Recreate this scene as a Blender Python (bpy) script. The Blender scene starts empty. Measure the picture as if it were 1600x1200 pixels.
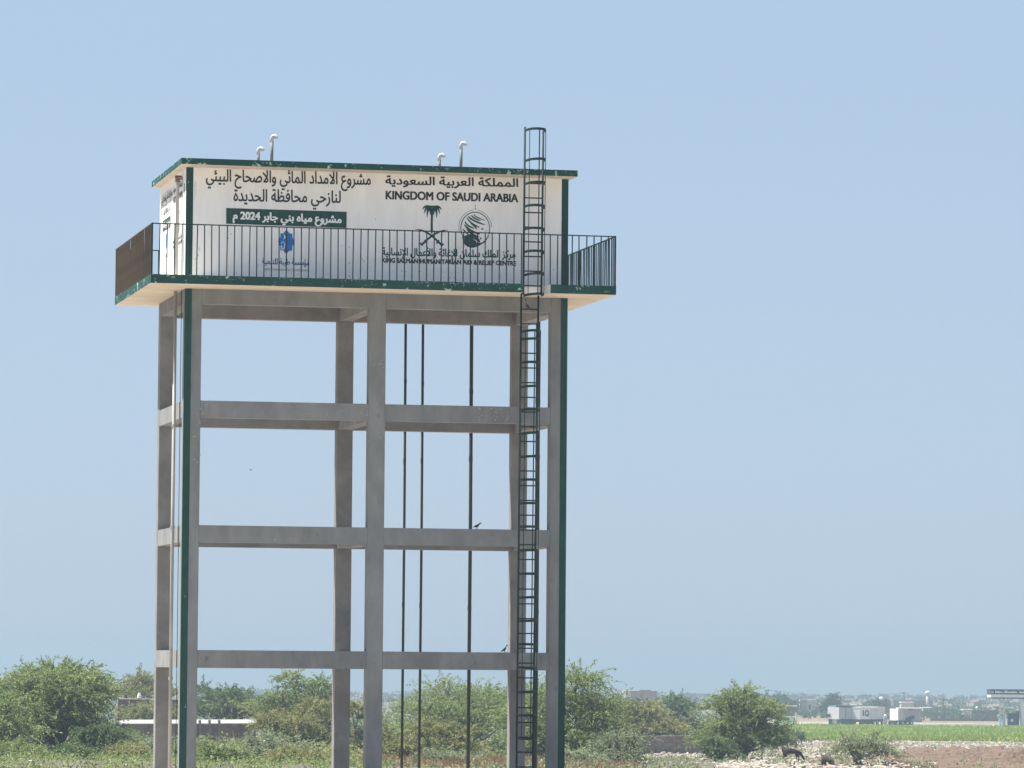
import bpy, bmesh, math, random
import numpy as np
from mathutils import Vector, Matrix
random.seed(11)
RNG = np.random.default_rng(11)
SC = bpy.context.scene
C = SC.collection

# ------------------------------------------------------------------ camera
F = 6836.68                                     # focal length in pixels of a 1600 px wide frame
CAM = Vector((-12.2815, -88.3411, 0.1367))
YAW, PITCH, ROLL = -0.2131, 0.0638, 0.0077
fw = Vector((-math.sin(YAW) * math.cos(PITCH), math.cos(YAW) * math.cos(PITCH), math.sin(PITCH)))
r0 = Vector((math.cos(YAW), math.sin(YAW), 0)); u0 = r0.cross(fw)
rr = r0 * math.cos(ROLL) + u0 * math.sin(ROLL); uu = -r0 * math.sin(ROLL) + u0 * math.cos(ROLL)
cd_ = bpy.data.cameras.new('camera'); cam = bpy.data.objects.new('camera', cd_); C.objects.link(cam)
cd_.sensor_fit = 'HORIZONTAL'; cd_.sensor_width = 36; cd_.lens = F / 1600 * 36
cd_.clip_start = 1; cd_.clip_end = 80000
M = Matrix.Identity(4)
for i in range(3):
    M[i][0], M[i][1], M[i][2], M[i][3] = rr[i], uu[i], -fw[i], CAM[i]
cam.matrix_world = M
SC.camera = cam

# ------------------------------------------------------------------ light
SUN_DIR = Vector((-0.345, 0.20, 0.917)).normalized()      # towards the sun
elev = math.asin(SUN_DIR.z); azim = math.atan2(SUN_DIR.x, SUN_DIR.y)
W = bpy.data.worlds.new('World'); SC.world = W; W.use_nodes = True
nt = W.node_tree; nt.nodes.clear()
sky = nt.nodes.new('ShaderNodeTexSky'); sky.sky_type = 'NISHITA'; sky.sun_disc = False
sky.sun_elevation = elev; sky.sun_rotation = azim
sky.air_density = 1.0; sky.dust_density = 0.6; sky.ozone_density = 2.2; sky.altitude = 0
bg = nt.nodes.new('ShaderNodeBackground'); bg.inputs['Strength'].default_value = 0.05
wo = nt.nodes.new('ShaderNodeOutputWorld')
hzmix = nt.nodes.new('ShaderNodeMix'); hzmix.data_type = 'RGBA'; hzmix.inputs['Factor'].default_value = .82
hzmix.inputs['B'].default_value = (3.0, 3.92, 5.2, 1)            # milky dusty air veiling the blue evenly
nt.links.new(sky.outputs[0], hzmix.inputs['A']); nt.links.new(hzmix.outputs['Result'], bg.inputs[0]); nt.links.new(bg.outputs[0], wo.inputs[0])
sl = bpy.data.lights.new('sun', 'SUN'); sl.energy = 5.0; sl.angle = math.radians(0.53); sl.color = (1, .955, .88)
so = bpy.data.objects.new('sun', sl); C.objects.link(so)
so.rotation_euler = (-SUN_DIR).to_track_quat('-Z', 'Y').to_euler()
SC.view_settings.view_transform = 'Standard'; SC.view_settings.look = 'None'
SC.view_settings.gamma = 1; SC.view_settings.use_curve_mapping = False
SC.view_settings.exposure = 1.56
SC.cycles.max_bounces = 8; SC.cycles.diffuse_bounces = 4; SC.cycles.volume_bounces = 2
SC.cycles.transparent_max_bounces = 16
SC.cycles.use_denoising = True

# ------------------------------------------------------------------ materials
def mat(name, c1, c2=None, scale=4.0, rough=.85, c3=None, t3=.62, s3=9.0, bump=0.0, metal=0.0, stretch=(1, 1, 1), spec=.3, detail=6, c3w=.04, obj_var=0.0):
    m = bpy.data.materials.new(name); m.use_nodes = True
    t = m.node_tree; b = t.nodes['Principled BSDF']
    b.inputs['Roughness'].default_value = rough; b.inputs['Metallic'].default_value = metal
    b.inputs['Specular IOR Level'].default_value = spec
    tc = t.nodes.new('ShaderNodeTexCoord'); mp = t.nodes.new('ShaderNodeMapping')
    mp.inputs['Scale'].default_value = stretch
    t.links.new(tc.outputs['Object'], mp.inputs[0])
    n = t.nodes.new('ShaderNodeTexNoise'); n.inputs['Scale'].default_value = scale; n.inputs['Detail'].default_value = detail
    n.inputs['Roughness'].default_value = .65
    t.links.new(mp.outputs[0], n.inputs['Vector'])
    r = t.nodes.new('ShaderNodeValToRGB'); r.color_ramp.elements[0].position = .34; r.color_ramp.elements[1].position = .66
    r.color_ramp.elements[0].color = (*c1, 1); r.color_ramp.elements[1].color = (*(c2 or c1), 1)
    t.links.new(n.outputs['Fac'], r.inputs[0]); out = r.outputs[0]
    if c3:
        n3 = t.nodes.new('ShaderNodeTexNoise'); n3.inputs['Scale'].default_value = s3; n3.inputs['Detail'].default_value = 8
        n3.inputs['Roughness'].default_value = .7
        t.links.new(mp.outputs[0], n3.inputs['Vector'])
        r3 = t.nodes.new('ShaderNodeValToRGB'); r3.color_ramp.elements[0].position = t3; r3.color_ramp.elements[1].position = t3 + c3w
        r3.color_ramp.elements[0].color = (0, 0, 0, 1); r3.color_ramp.elements[1].color = (1, 1, 1, 1)
        t.links.new(n3.outputs['Fac'], r3.inputs[0])
        mx = t.nodes.new('ShaderNodeMix'); mx.data_type = 'RGBA'
        t.links.new(r3.outputs[0], mx.inputs['Factor']); t.links.new(out, mx.inputs['A']); mx.inputs['B'].default_value = (*c3, 1)
        out = mx.outputs['Result']
    if obj_var:
        oi = t.nodes.new('ShaderNodeObjectInfo'); mr = t.nodes.new('ShaderNodeMapRange')
        mr.inputs['To Min'].default_value = 1 - obj_var; mr.inputs['To Max'].default_value = 1 + obj_var
        t.links.new(oi.outputs['Random'], mr.inputs['Value'])
        vm = t.nodes.new('ShaderNodeVectorMath'); vm.operation = 'SCALE'
        t.links.new(out, vm.inputs[0]); t.links.new(mr.outputs[0], vm.inputs['Scale']); out = vm.outputs[0]
    t.links.new(out, b.inputs['Base Color'])
    if bump:
        bp = t.nodes.new('ShaderNodeBump'); bp.inputs['Strength'].default_value = bump; bp.inputs['Distance'].default_value = .02
        t.links.new(n.outputs['Fac'], bp.inputs['Height']); t.links.new(bp.outputs[0], b.inputs['Normal'])
    return m

def leafmat(name, ca, cb, cc=None):
    m = bpy.data.materials.new(name); m.use_nodes = True
    t = m.node_tree; t.nodes.clear()
    o = t.nodes.new('ShaderNodeOutputMaterial'); at = t.nodes.new('ShaderNodeAttribute'); at.attribute_name = 'tint'
    r = t.nodes.new('ShaderNodeValToRGB'); r.color_ramp.elements[0].color = (*ca, 1); r.color_ramp.elements[1].color = (*cb, 1)
    if cc:
        e = r.color_ramp.elements.new(.9); e.color = (*cb, 1); r.color_ramp.elements[2].color = (*cc, 1)
    t.links.new(at.outputs['Fac'], r.inputs[0])
    d = t.nodes.new('ShaderNodeBsdfDiffuse'); tr = t.nodes.new('ShaderNodeBsdfTranslucent')
    mx = t.nodes.new('ShaderNodeMixShader'); mx.inputs[0].default_value = .38
    t.links.new(r.outputs[0], d.inputs[0]); t.links.new(r.outputs[0], tr.inputs[0])
    t.links.new(d.outputs[0], mx.inputs[1]); t.links.new(tr.outputs[0], mx.inputs[2]); t.links.new(mx.outputs[0], o.inputs[0])
    return m

def wallmat():
    """off-white painted render with thin rain streaks and small dark scuffs"""
    m = mat('white wall paint', (.76, .745, .72), (.85, .845, .83), 1.3, .8, (.50, .45, .39), .60, 2.6, .2, c3w=.16, stretch=(3.2, 3.2, .5))
    return m

MT = {
 'concrete': mat('grey weathered concrete', (.145, .150, .153), (.210, .218, .220), 1.3, .9, (.115, .118, .122), .60, 1.9, .5, c3w=.12, stretch=(1.6, 1.6, .8), obj_var=.06),
 'concrete_back': mat('dull concrete', (.155, .152, .148), (.235, .23, .225), 1.4, .9, (.30, .30, .28), .70, 2.5, .4, c3w=.08, obj_var=.06),
 'white': wallmat(),
 'soffit': mat('cream soffit plaster', (.47, .40, .315), (.60, .53, .43), 1.1, .85, (.48, .30, .18), .66, 1.2, .1, c3w=.1, stretch=(1, 3, 1)),
 'green': mat('weathered dark green paint', (.004, .040, .032), (.008, .064, .050), 2.2, .6, (.34, .50, .44), .585, 4.5, .15, c3w=.035, spec=.2),
 'greenband': mat('dark green band paint', (.004, .038, .030), (.008, .058, .045), 2.0, .6, (.10, .30, .22), .64, 6.0, .1, c3w=.05, spec=.2),
 'flatgreen': mat('emblem green paint', (.005, .038, .034), (.022, .078, .066), 7, .8),
 'black': mat('black sign paint', (.010, .012, .014), (.050, .052, .054), 7, .8),
 'blue': mat('blue emblem paint', (.015, .13, .42), (.02, .17, .50), 3, .7),
 'bluetext': mat('dark blue sign paint', (.03, .07, .22), (.05, .10, .28), 3, .7),
 'browntext': mat('faded brown sign paint', (.25, .17, .13), (.35, .25, .2), 3, .7),
 'splash': mat('pale plaster splash', (.20, .21, .21), (.34, .35, .345), 14, .9),
 'peel': mat('pale peeled paint', (.07, .15, .13), (.24, .33, .30), 14, .9),
 'scuff': mat('brown grey scuff', (.34, .31, .27), (.52, .48, .43), 14, .9),
 'screed': mat('pale bounce floor', (.48, .45, .41), (.60, .57, .52), 1.2, .9),  # unseen balcony floor, made pale to bounce sun onto the lower wall
 'ventgrey': mat('grey vent pipe', (.12, .13, .12), (.18, .19, .18), 1.0, .6),
 'whitetext': mat('white sign paint', (.70, .73, .70), (.78, .80, .77), 3, .7),
 'iron': mat('dark green iron with rust', (.006, .020, .020), (.014, .034, .031), 3, .65, (.07, .035, .018), .56, 2.0, 0, c3w=.1, spec=.12),
 'rust': mat('rusty iron', (.040, .032, .020), (.085, .052, .028), 3, .75, (.03, .045, .035), .55, 1.5, 0, c3w=.1),
 'pipedark': mat('dark green painted pipe', (.020, .030, .026), (.045, .045, .035), 1.2, .6),
 'pipegrey': mat('galvanised pipe', (.30, .29, .27), (.42, .41, .38), 1.0, .5, (.16, .12, .09), .62, 2, 0, c3w=.1),
 'pvc': mat('white plastic elbow', (.42, .42, .40), (.50, .50, .48), 2, .4),
 'valve': mat('rusty red valve', (.14, .06, .035), (.22, .10, .05), 6, .7),
 'feather': mat('black feathers', (.008, .009, .012), (.016, .017, .022), 8, .5),
 'sand': None,
 'bark': mat('dark grey brown bark', (.06, .048, .04), (.13, .105, .085), 3, .95),
 'twig': mat('dry pale twig', (.18, .15, .12), (.30, .25, .20), 3, .95),
 'block': mat('grey brown wall block', (.19, .155, .13), (.31, .255, .215), 2.2, .95, (.42, .38, .33), .64, 3, .4, c3w=.1, obj_var=.20),
 'blockpink': mat('pinkish brown wall block', (.15, .12, .10), (.25, .205, .175), 2.2, .95, (.36, .32, .27), .60, 3, .4, c3w=.1, obj_var=.24),
 'mortar': mat('rough mortar', (.17, .145, .125), (.26, .225, .195), 3, .95),
 'coping': mat('pale wall coping', (.60, .57, .52), (.72, .69, .64), 2, .9),
 'mudwall': mat('brown mud wall', (.12, .080, .060), (.17, .115, .09), 1, .95),
 'house': mat('pale house render', (.50, .45, .40), (.62, .57, .52), .5, .9),
 'housegrey': mat('grey house render', (.30, .285, .27), (.40, .385, .365), .4, .9),
 'housepink': mat('pinkish block house', (.30, .25, .235), (.37, .315, .30), .5, .9),
 'housedark': mat('brown block house', (.14, .115, .10), (.20, .165, .145), .5, .9),
 'window': mat('dark window opening', (.02, .022, .025), (.035, .035, .04), 2, .3),
 'tin': mat('pale metal siding', (.74, .74, .73), (.80, .80, .79), .6, .5),
 'tingrey': mat('shade and rib grey', (.36, .36, .375), (.42, .42, .43), .6, .5),
 'cream': mat('cream container', (.60, .55, .46), (.68, .63, .54), .6, .6),
 'tyre': mat('black rubber', (.015, .015, .016), (.03, .03, .03), 3, .9),
 'chassis': mat('dark chassis', (.02, .02, .022), (.05, .045, .045), 2, .8),
 'navy': mat('navy sign board', (.02, .03, .055), (.03, .04, .07), 1, .5),
 'canopywhite': mat('white canopy metal', (.62, .68, .72), (.70, .74, .78), 1, .5),
 'lightblue': mat('light blue column paint', (.25, .46, .55), (.32, .52, .60), 1, .6),
 'van': mat('white van paint', (.66, .68, .68), (.72, .74, .74), 1, .35),
 'glass': mat('dark car glass', (.03, .04, .045), (.04, .05, .055), 1, .15, spec=.6),
 'goat': mat('black brown goat hair', (.010, .008, .008), (.028, .020, .018), 9, .8),
 'horn': mat('grey horn', (.12, .10, .08), (.18, .15, .12), 9, .7),
 'stone': mat('pale limestone', (.17, .142, .118), (.33, .29, .245), .9, .95),
 'litter': mat('white litter scraps', (.42, .41, .385), (.55, .54, .51), 1, .7),
 'dirt': mat('reddish brown dug soil', (.050, .030, .018), (.125, .082, .052), .8, .95, (.035, .025, .018), .58, 1.5, .5, c3w=.1),
 'leaf_green': leafmat('acacia leaf', (.108, .146, .056), (.285, .345, .130), (.47, .43, .30)),
 'leaf_dark': leafmat('dark bush leaf', (0.067, 0.105, 0.048), (0.164, 0.217, 0.090), (0.359, 0.344, 0.194)),
 'leaf_yellow': leafmat('yellow green bush leaf', (.125, .140, .055), (.340, .335, .140), (.50, .41, .25)),
 'leaf_grey': leafmat('grey green leaf', (0.132, 0.158, 0.092), (0.304, 0.343, 0.198), (0.475, 0.436, 0.304)),
 'leaf_far': leafmat('far foliage', (.05, .07, .04), (.11, .14, .075)),
 'grass': leafmat('field crop green', (.19, .26, .045), (.34, .40, .09), (.42, .44, .18)),
 'drygrass': leafmat('dry straw grass', (.17, .095, .05), (.30, .20, .11), (.38, .30, .19)),
}

# ------------------------------------------------------------------ builders
class MB:
    def __init__(s): s.v = []; s.f = []; s.m = []
    def add(s, vs, fs, mi=0):
        o = len(s.v); s.v += [tuple(v) for v in vs]; s.f += [tuple(i + o for i in f) for f in fs]; s.m += [mi] * len(fs); return s
    def box(s, a, b, mi=0):
        x0, y0, z0 = a; x1, y1, z1 = b
        return s.add([(x0, y0, z0), (x1, y0, z0), (x1, y1, z0), (x0, y1, z0), (x0, y0, z1), (x1, y0, z1), (x1, y1, z1), (x0, y1, z1)],
              [(0, 3, 2, 1), (4, 5, 6, 7), (0, 1, 5, 4), (1, 2, 6, 5), (2, 3, 7, 6), (3, 0, 4, 7)], mi)
    def tube(s, pts, rad, n=6, mi=0, cap=True):
        pts = [Vector(p) for p in pts]; rs = rad if isinstance(rad, (list, tuple)) else [rad] * len(pts)
        vs = []; fs = []
        up = None
        for i, p in enumerate(pts):
            d = (pts[min(i + 1, len(pts) - 1)] - pts[max(i - 1, 0)]).normalized()
            if up is None: up = Vector((0, 0, 1)) if abs(d.z) < .9 else Vector((1, 0, 0))
            a = d.cross(up).normalized(); b = d.cross(a).normalized(); up = a.cross(d).normalized() if abs(a.cross(d).length) > 0 else up
            for k in range(n):
                t = 2 * math.pi * k / n
                vs.append(p + (a * math.cos(t) + b * math.sin(t)) * rs[i])
        for i in range(len(pts) - 1):
            for k in range(n):
                fs.append((i * n + k, i * n + (k + 1) % n, (i + 1) * n + (k + 1) % n, (i + 1) * n + k))
        if cap: fs.append(tuple(range(n))[::-1]); fs.append(tuple((len(pts) - 1) * n + k for k in range(n)))
        return s.add(vs, fs, mi)
    def prism(s, poly, z0, z1, mside=0, mbot=0, mtop=0):
        n = len(poly)
        s.add([(x, y, z0) for x, y in poly] + [(x, y, z1) for x, y in poly], [tuple(range(n))[::-1]], mbot)
        o = len(s.v) - 2 * n
        s.f.append(tuple(o + n + i for i in range(n))); s.m.append(mtop)
        for i in range(n):
            s.f.append((o + i, o + (i + 1) % n, o + n + (i + 1) % n, o + n + i)); s.m.append(mside)
        return s
    def build(s, name, mats, parent=None, loc=(0, 0, 0), smooth=False, **props):
        me = bpy.data.meshes.new(name); me.from_pydata(s.v, [], s.f)
        for mm in (mats if isinstance(mats, (list, tuple)) else [mats]): me.materials.append(MT[mm] if isinstance(mm, str) else mm)
        if any(s.m): me.polygons.foreach_set('material_index', s.m)
        if smooth: me.polygons.foreach_set('use_smooth', [True] * len(me.polygons))
        me.update()
        return link(name, me, parent, loc, **props)

def link(name, me, parent=None, loc=(0, 0, 0), **props):
    o = bpy.data.objects.new(name, me); C.objects.link(o); o.location = loc
    if parent: o.parent = parent
    for k, v in props.items(): o[k] = v
    return o
def thing(name, label, cat, loc=(0, 0, 0), rotz=0, group=None):
    o = bpy.data.objects.new(name, None); C.objects.link(o); o.location = loc; o.rotation_euler = (0, 0, rotz)
    o['label'] = label; o['category'] = cat
    if group: o['group'] = group
    return o
def copy_obj(o, parent=None, loc=None):
    c = o.copy(); C.objects.link(c)
    if parent: c.parent = parent
    if loc is not None: c.location = loc
    return c

# place on the land: image column at depth d -> X, Y; image row at depth d -> Z
R2 = Vector((math.cos(YAW), math.sin(YAW), 0)); F2 = Vector((-math.sin(YAW), math.cos(YAW), 0))
def at(px, d):
    p = CAM + F2 * d + R2 * ((px + 3.8 - 800) / F * d); return p.x, p.y
def zrow(px, y, d): return CAM.z - (y - (1036.9 + (px - 800) * .0077)) / F * d
PROF = [(-2000, -2.9), (88, -2.9), (150, -3.5), (190, -4.25), (236, -4.95), (300, -6.05), (350, -6.85), (500, -8.5), (860, -11.45), (1500, -14.4), (2500, -17.3), (5500, -42), (9000, -47), (26000, -47)]
def ground_z(X, Y):
    v = (Vector((X, Y, 0)) - CAM).dot(F2)
    return float(np.interp(v, [a for a, b in PROF], [b for a, b in PROF]))
def gp(px, d, dz=0.0):
    x, y = at(px, d); return (x, y, ground_z(x, y) + dz)

# ------------------------------------------------------------------ ground
def groundmat():
    m = bpy.data.materials.new('pale sandy ground'); m.use_nodes = True
    t = m.node_tree; b = t.nodes['Principled BSDF']; b.inputs['Roughness'].default_value = .95; b.inputs['Specular IOR Level'].default_value = .1
    g = t.nodes.new('ShaderNodeNewGeometry')
    def noise(sc, det=6):
        n = t.nodes.new('ShaderNodeTexNoise'); n.inputs['Scale'].default_value = sc; n.inputs['Detail'].default_value = det
        t.links.new(g.outputs['Position'], n.inputs['Vector']); return n
    def ramp(n, p0, c0, p1, c1):
        r = t.nodes.new('ShaderNodeValToRGB'); r.color_ramp.elements[0].position = p0; r.color_ramp.elements[0].color = (*c0, 1)
        r.color_ramp.elements[1].position = p1; r.color_ramp.elements[1].color = (*c1, 1); t.links.new(n.outputs['Fac'], r.inputs[0]); return r
    a = ramp(noise(.06), .35, (.145, .112, .082), .65, (.215, .172, .130))
    f = ramp(noise(1.3, 8), .38, (.62, .60, .58), .66, (1.25, 1.22, 1.2))
    mu = t.nodes.new('ShaderNodeMix'); mu.data_type = 'RGBA'; mu.blend_type = 'MULTIPLY'; mu.inputs['Factor'].default_value = 1
    t.links.new(a.outputs[0], mu.inputs['A']); t.links.new(f.outputs[0], mu.inputs['B'])
    # far scrubby plain: olive patches that become dense with distance (a property of the land)
    gr = ramp(noise(.012, 8), .50, (0, 0, 0), .60, (.75, .75, .75))
    m2 = t.nodes.new('ShaderNodeMix'); m2.data_type = 'RGBA'; t.links.new(gr.outputs[0], m2.inputs['Factor'])
    t.links.new(mu.outputs['Result'], m2.inputs['A']); m2.inputs['B'].default_value = (.075, .085, .045, 1)
    t.links.new(m2.outputs['Result'], b.inputs['Base Color'])
    bp = t.nodes.new('ShaderNodeBump'); bp.inputs['Strength'].default_value = .6; bp.inputs['Distance'].default_value = .3
    t.links.new(noise(2.0, 8).outputs['Fac'], bp.inputs['Height']); t.links.new(bp.outputs[0], b.inputs['Normal'])
    return m
MT['sand'] = groundmat()
def hump(X, Y, v):
    return (math.sin(X * .11 + 1.3) * math.cos(Y * .09) * .12 + math.sin(X * .031) * math.sin(Y * .027 + 2) * .12) * (1 if v < 1200 else 0) * (0 if v < 120 else 1)
gm = MB(); vs = []; fs = []
V = [-1500, -600, -200, 0, 60, 88, 110, 130, 150, 165, 180, 190, 200, 210, 220, 230, 240, 250, 260, 280, 300, 320, 350, 380, 420, 460, 500, 560, 620, 700, 780, 860, 950, 1050, 1200, 1350, 1500, 1750, 2000, 2250, 2500, 3000, 4000, 5500, 9000, 14000, 20000, 26000]
NU = 81
for v in V:
    for k in range(NU):
        s = (k / (NU - 1) * 2 - 1); u = (abs(s) ** 2.2) * math.copysign(1, s) * (1500 + max(v, 0) * .8) + s * 60
        p = CAM + F2 * v + R2 * u
        z = float(np.interp(v, [a for a, b in PROF], [b for a, b in PROF]))
        vs.append((p.x, p.y, z + hump(p.x, p.y, v)))
for i in range(len(V) - 1):
    for k in range(NU - 1):
        a = i * NU + k; fs.append((a, a + 1, a + NU + 1, a + NU))
gm.add(vs, fs); g = gm.build('ground', 'sand', kind='structure', smooth=True)
g['label'] = 'pale sandy plain with scrub running to the horizon'
def gz(X, Y):
    v = (Vector((X, Y, 0)) - CAM).dot(F2)
    return ground_z(X, Y) + hump(X, Y, v)

# haze
hz = MB().box((-29000, -3500, -62), (29000, 29000, 12.6)).build('haze', [], kind='stuff')
hz['label'] = 'thin pale dusty haze over the plain'
hm = bpy.data.materials.new('haze air'); hm.use_nodes = True; t = hm.node_tree; t.nodes.clear()
o_ = t.nodes.new('ShaderNodeOutputMaterial'); pv = t.nodes.new('ShaderNodeVolumePrincipled')
pv.inputs['Color'].default_value = (.285, .385, .48, 1); pv.inputs['Density'].default_value = .00046; pv.inputs['Anisotropy'].default_value = .3
t.links.new(pv.outputs[0], o_.inputs['Volume']); hz.data.materials.append(hm)

# ------------------------------------------------------------------ water tower
WX, D, CW, CD = 8.0, 4.0407, .3457, .2765
Z1T, Z2B, Z2T, Z3B, Z3T, Z4B, Z5, Z6 = .3634, 2.5543, 2.8991, 5.0961, 5.4395, 7.4201, 7.7217, 7.9025
OF, OL, OR, OB = 1.0984, .8531, .7743, .7199
ZRB, ZR = 10.2073, 10.3352
RAIL = 1.036
GZ = -3.1
tower = thing('water_tower', 'tall concrete water tower with green trimmed white tank house on six grey columns', 'water tower', (0, 0, 0))
cols = [('F', 0, 0), ('F', WX / 2 - CW / 2, 0), ('F', WX - CW, 0), ('B', 0, D - CD), ('B', WX / 2 - CW / 2, D - CD), ('B', WX - CW, D - CD)]
def bev(o, w=.012):
    md = o.modifiers.new('bevel', 'BEVEL'); md.width = w; md.segments = 1; md.limit_method = 'ANGLE'
def chunk(a, b, seg):   # a long concrete member with very slight formwork unevenness
    m = MB(); m.box(a, b); return m
for nm, x, y in cols:
    o = MB().box((x, y, GZ - 1.0), (x + CW, y + CD, Z5)).build('column', 'concrete' if nm == 'F' else 'concrete_back', tower); bev(o)
IN = .005
levels = [(0, Z1T), (Z2B, Z2T), (Z3B, Z3T), (Z4B, Z5 - .002)]
xs = [(CW, WX / 2 - CW / 2), (WX / 2 + CW / 2, WX - CW)]
for z0, z1 in levels:
    for x0, x1 in xs:
        for row, (y0, y1) in enumerate(((IN, CD - IN), (D - CD + IN, D - IN))):
            MB().box((x0, y0, z0), (x1, y1, z1)).build('beam', 'concrete' if row == 0 else 'concrete_back', tower)
    for x0 in (0, WX / 2 - CW / 2 + .03, WX - CW + .0):
        w = CW - .06
        a = x0 + (IN if x0 == 0 else .0); 
        if x0 > 7: a = WX - IN - w
        MB().box((a, CD, z0 + .004), (a + w, D - CD, z1 - (.004 if z1 < 7 else 0))).build('cross_beam', 'concrete_back' if x0 else 'concrete', tower)
# old plaster splashes and patches on the front frame
def splash(x, z, w, h, n, y=-.0025, material='splash', nm='plaster_splash', par=None, rmax=.030, tall=1.0):
    m = MB(); rs_ = random.Random(int(x * 91 + z * 37))
    for _ in range(n):
        cx, cz = x + rs_.gauss(0, w / 2.4), z + rs_.gauss(0, h / 2.4); r_ = rs_.uniform(.004, rmax) * .72; k = 7
        cx = min(max(cx, x - w / 2), x + w / 2); cz = min(max(cz, z - h / 2), z + h / 2); y_ = y - rs_.uniform(0, .0012)
        m.add([(cx + math.cos(6.283 * q / k) * r_ * rs_.uniform(.5, 1.7), y_, cz + math.sin(6.283 * q / k) * r_ * tall * rs_.uniform(.4, 1.2)) for q in range(k)], [tuple(range(k))])
    m.build(nm, material, par or tower, kind='stuff')
for a_ in ((.44, 5.30, .14, .26, 22), (.30, 5.12, .10, .30, 9), (3.74, 5.27, .16, .14, 16), (6.45, 5.27, .60, .24, 46), (2.9, 5.30, .8, .2, 9), (4.02, 6.30, .2, .2, 10), (.25, 4.4, .2, .6, 12), (3.95, 4.7, .25, .3, 6), (2.1, 2.72, .5, .2, 5), (3.75, 2.86, .1, .06, 3)):
    splash(*a_, y=(-.0025))
for x_, w_, n_ in ((5.75, .9, 34), (3.5, .5, 14), (1.9, .6, 12), (4.6, .7, 10), (-.3, .5, 9), (7.9, .6, 9), (6.5, .4, 12), (.6, .9, 8)):
    splash(x_, Z6 - .018, w_, .034, n_, y=-OF - .003, material='peel', nm='peeled_paint', rmax=.026)
splash(5.6, Z6 - .07, .9, .10, 16, y=-OF - .003, material='peel', nm='peeled_paint', rmax=.022); splash(3.6, Z6 - .08, .5, .08, 7, y=-OF - .003, material='peel', nm='peeled_paint', rmax=.02)
for x_, w_, n_ in ((6.35, .9, 30), (2.9, .3, 5), (7.9, .3, 6), (5.2, 1.2, 9)):
    splash(x_, 10.28, w_, .08, n_, y=-.5355 - .003, material='peel', nm='peeled_paint', rmax=.024)
# balcony slab with ladder notch (6.82 - 7.39)
NX0, NX1, NY = 6.823, 7.387, -.63
poly = [(-OL, -OF), (NX0, -OF), (NX0, NY), (NX1, NY), (NX1, -OF), (WX + OR, -OF), (WX + OR, D + OB), (-OL, D + OB)]
slab = MB().prism(poly, Z5, Z6, 1, 0, 2)
# notch faces are white
nside = len(poly)
for k in (1, 2, 3): slab.m[2 + k] = 3
slab.build('balcony_slab', ['soffit', 'green', 'screed', 'white'], tower)
# tank house
wall = MB().box((0, 0, Z6), (WX, D, ZRB)).build('tank_wall', 'white', tower)
ra = dict(f=.5355, l=.182, r=.0752, b=.02)
MB().prism([(-ra['l'], -ra['f']), (WX + ra['r'], -ra['f']), (WX + ra['r'], D + ra['b']), (-ra['l'], D + ra['b'])], ZRB, ZR, 1, 0, 2).build('roof_slab', ['soffit', 'green', 'concrete'], tower)
for x0, x1 in ((-.004, .138), (WX - .138, WX + .004)):
    MB().box((x0, -.006, Z6 + .002), (x1, .05, ZRB - .002)).build('painted_band', 'greenband', wall)
    MB().box((x0, -.006, GZ - .9), (x1, .05, Z5 - .002)).build('painted_band', 'greenband', tower)

for x_, z_, w_, h_, n_ in ((3.35, 8.45, .3, .5, 7), (3.6, 8.35, .2, .3, 5), (1.3, 8.2, .8, .3, 5), (5.0, 8.12, 1.6, .16, 22), (3.0, 8.05, 1.2, .12, 12), (.25, 8.3, .1, .5, 5), (.9, 8.8, .3, .2, 3), (3.9, 9.4, .4, .3, 3), (7.5, 8.2, .4, .3, 6)):
    splash(x_, z_, w_, h_, n_, y=-.0012, material='scuff', nm='wall_scuff', par=wall, rmax=.014, tall=2.6)
# lettering ------------------------------------------------------------
AR = {}
def reg(ch, base, n): AR[ch] = [base + i for i in range(n)]
for ch, b_, n in (('آ', 0xFE81, 2), ('أ', 0xFE83, 2), ('ؤ', 0xFE85, 2), ('إ', 0xFE87, 2), ('ئ', 0xFE89, 4), ('ا', 0xFE8D, 2), ('ب', 0xFE8F, 4), ('ة', 0xFE93, 2), ('ت', 0xFE95, 4), ('ث', 0xFE99, 4), ('ج', 0xFE9D, 4), ('ح', 0xFEA1, 4), ('خ', 0xFEA5, 4), ('د', 0xFEA9, 2), ('ذ', 0xFEAB, 2), ('ر', 0xFEAD, 2), ('ز', 0xFEAF, 2), ('س', 0xFEB1, 4), ('ش', 0xFEB5, 4), ('ص', 0xFEB9, 4), ('ض', 0xFEBD, 4), ('ط', 0xFEC1, 4), ('ظ', 0xFEC5, 4), ('ع', 0xFEC9, 4), ('غ', 0xFECD, 4), ('ف', 0xFED1, 4), ('ق', 0xFED5, 4), ('ك', 0xFED9, 4), ('ل', 0xFEDD, 4), ('م', 0xFEE1, 4), ('ن', 0xFEE5, 4), ('ه', 0xFEE9, 4), ('و', 0xFEED, 2), ('ي', 0xFEF1, 4), ('لا', 0xFEFB, 2), ('لأ', 0xFEF7, 2), ('لإ', 0xFEF9, 2)): reg(ch, b_, n)
def shape(s):
    words_ = []
    for w in s.split(' '):
        if w and w[0].isdigit(): words_.append(w); continue
        toks = []; i = 0
        while i < len(w):
            if w[i:i + 2] in AR: toks.append(w[i:i + 2]); i += 2
            else: toks.append(w[i]); i += 1
        out = []
        for k, c in enumerate(toks):
            f_ = AR[c]; prev = k > 0 and len(AR[toks[k - 1]]) == 4; nxt = k < len(toks) - 1 and len(f_) == 4
            out.append(chr(f_[3 if prev and nxt else 1 if prev else 2 if nxt else 0]))
        words_.append(''.join(out)[::-1])
    return ' '.join(words_[::-1])

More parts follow.
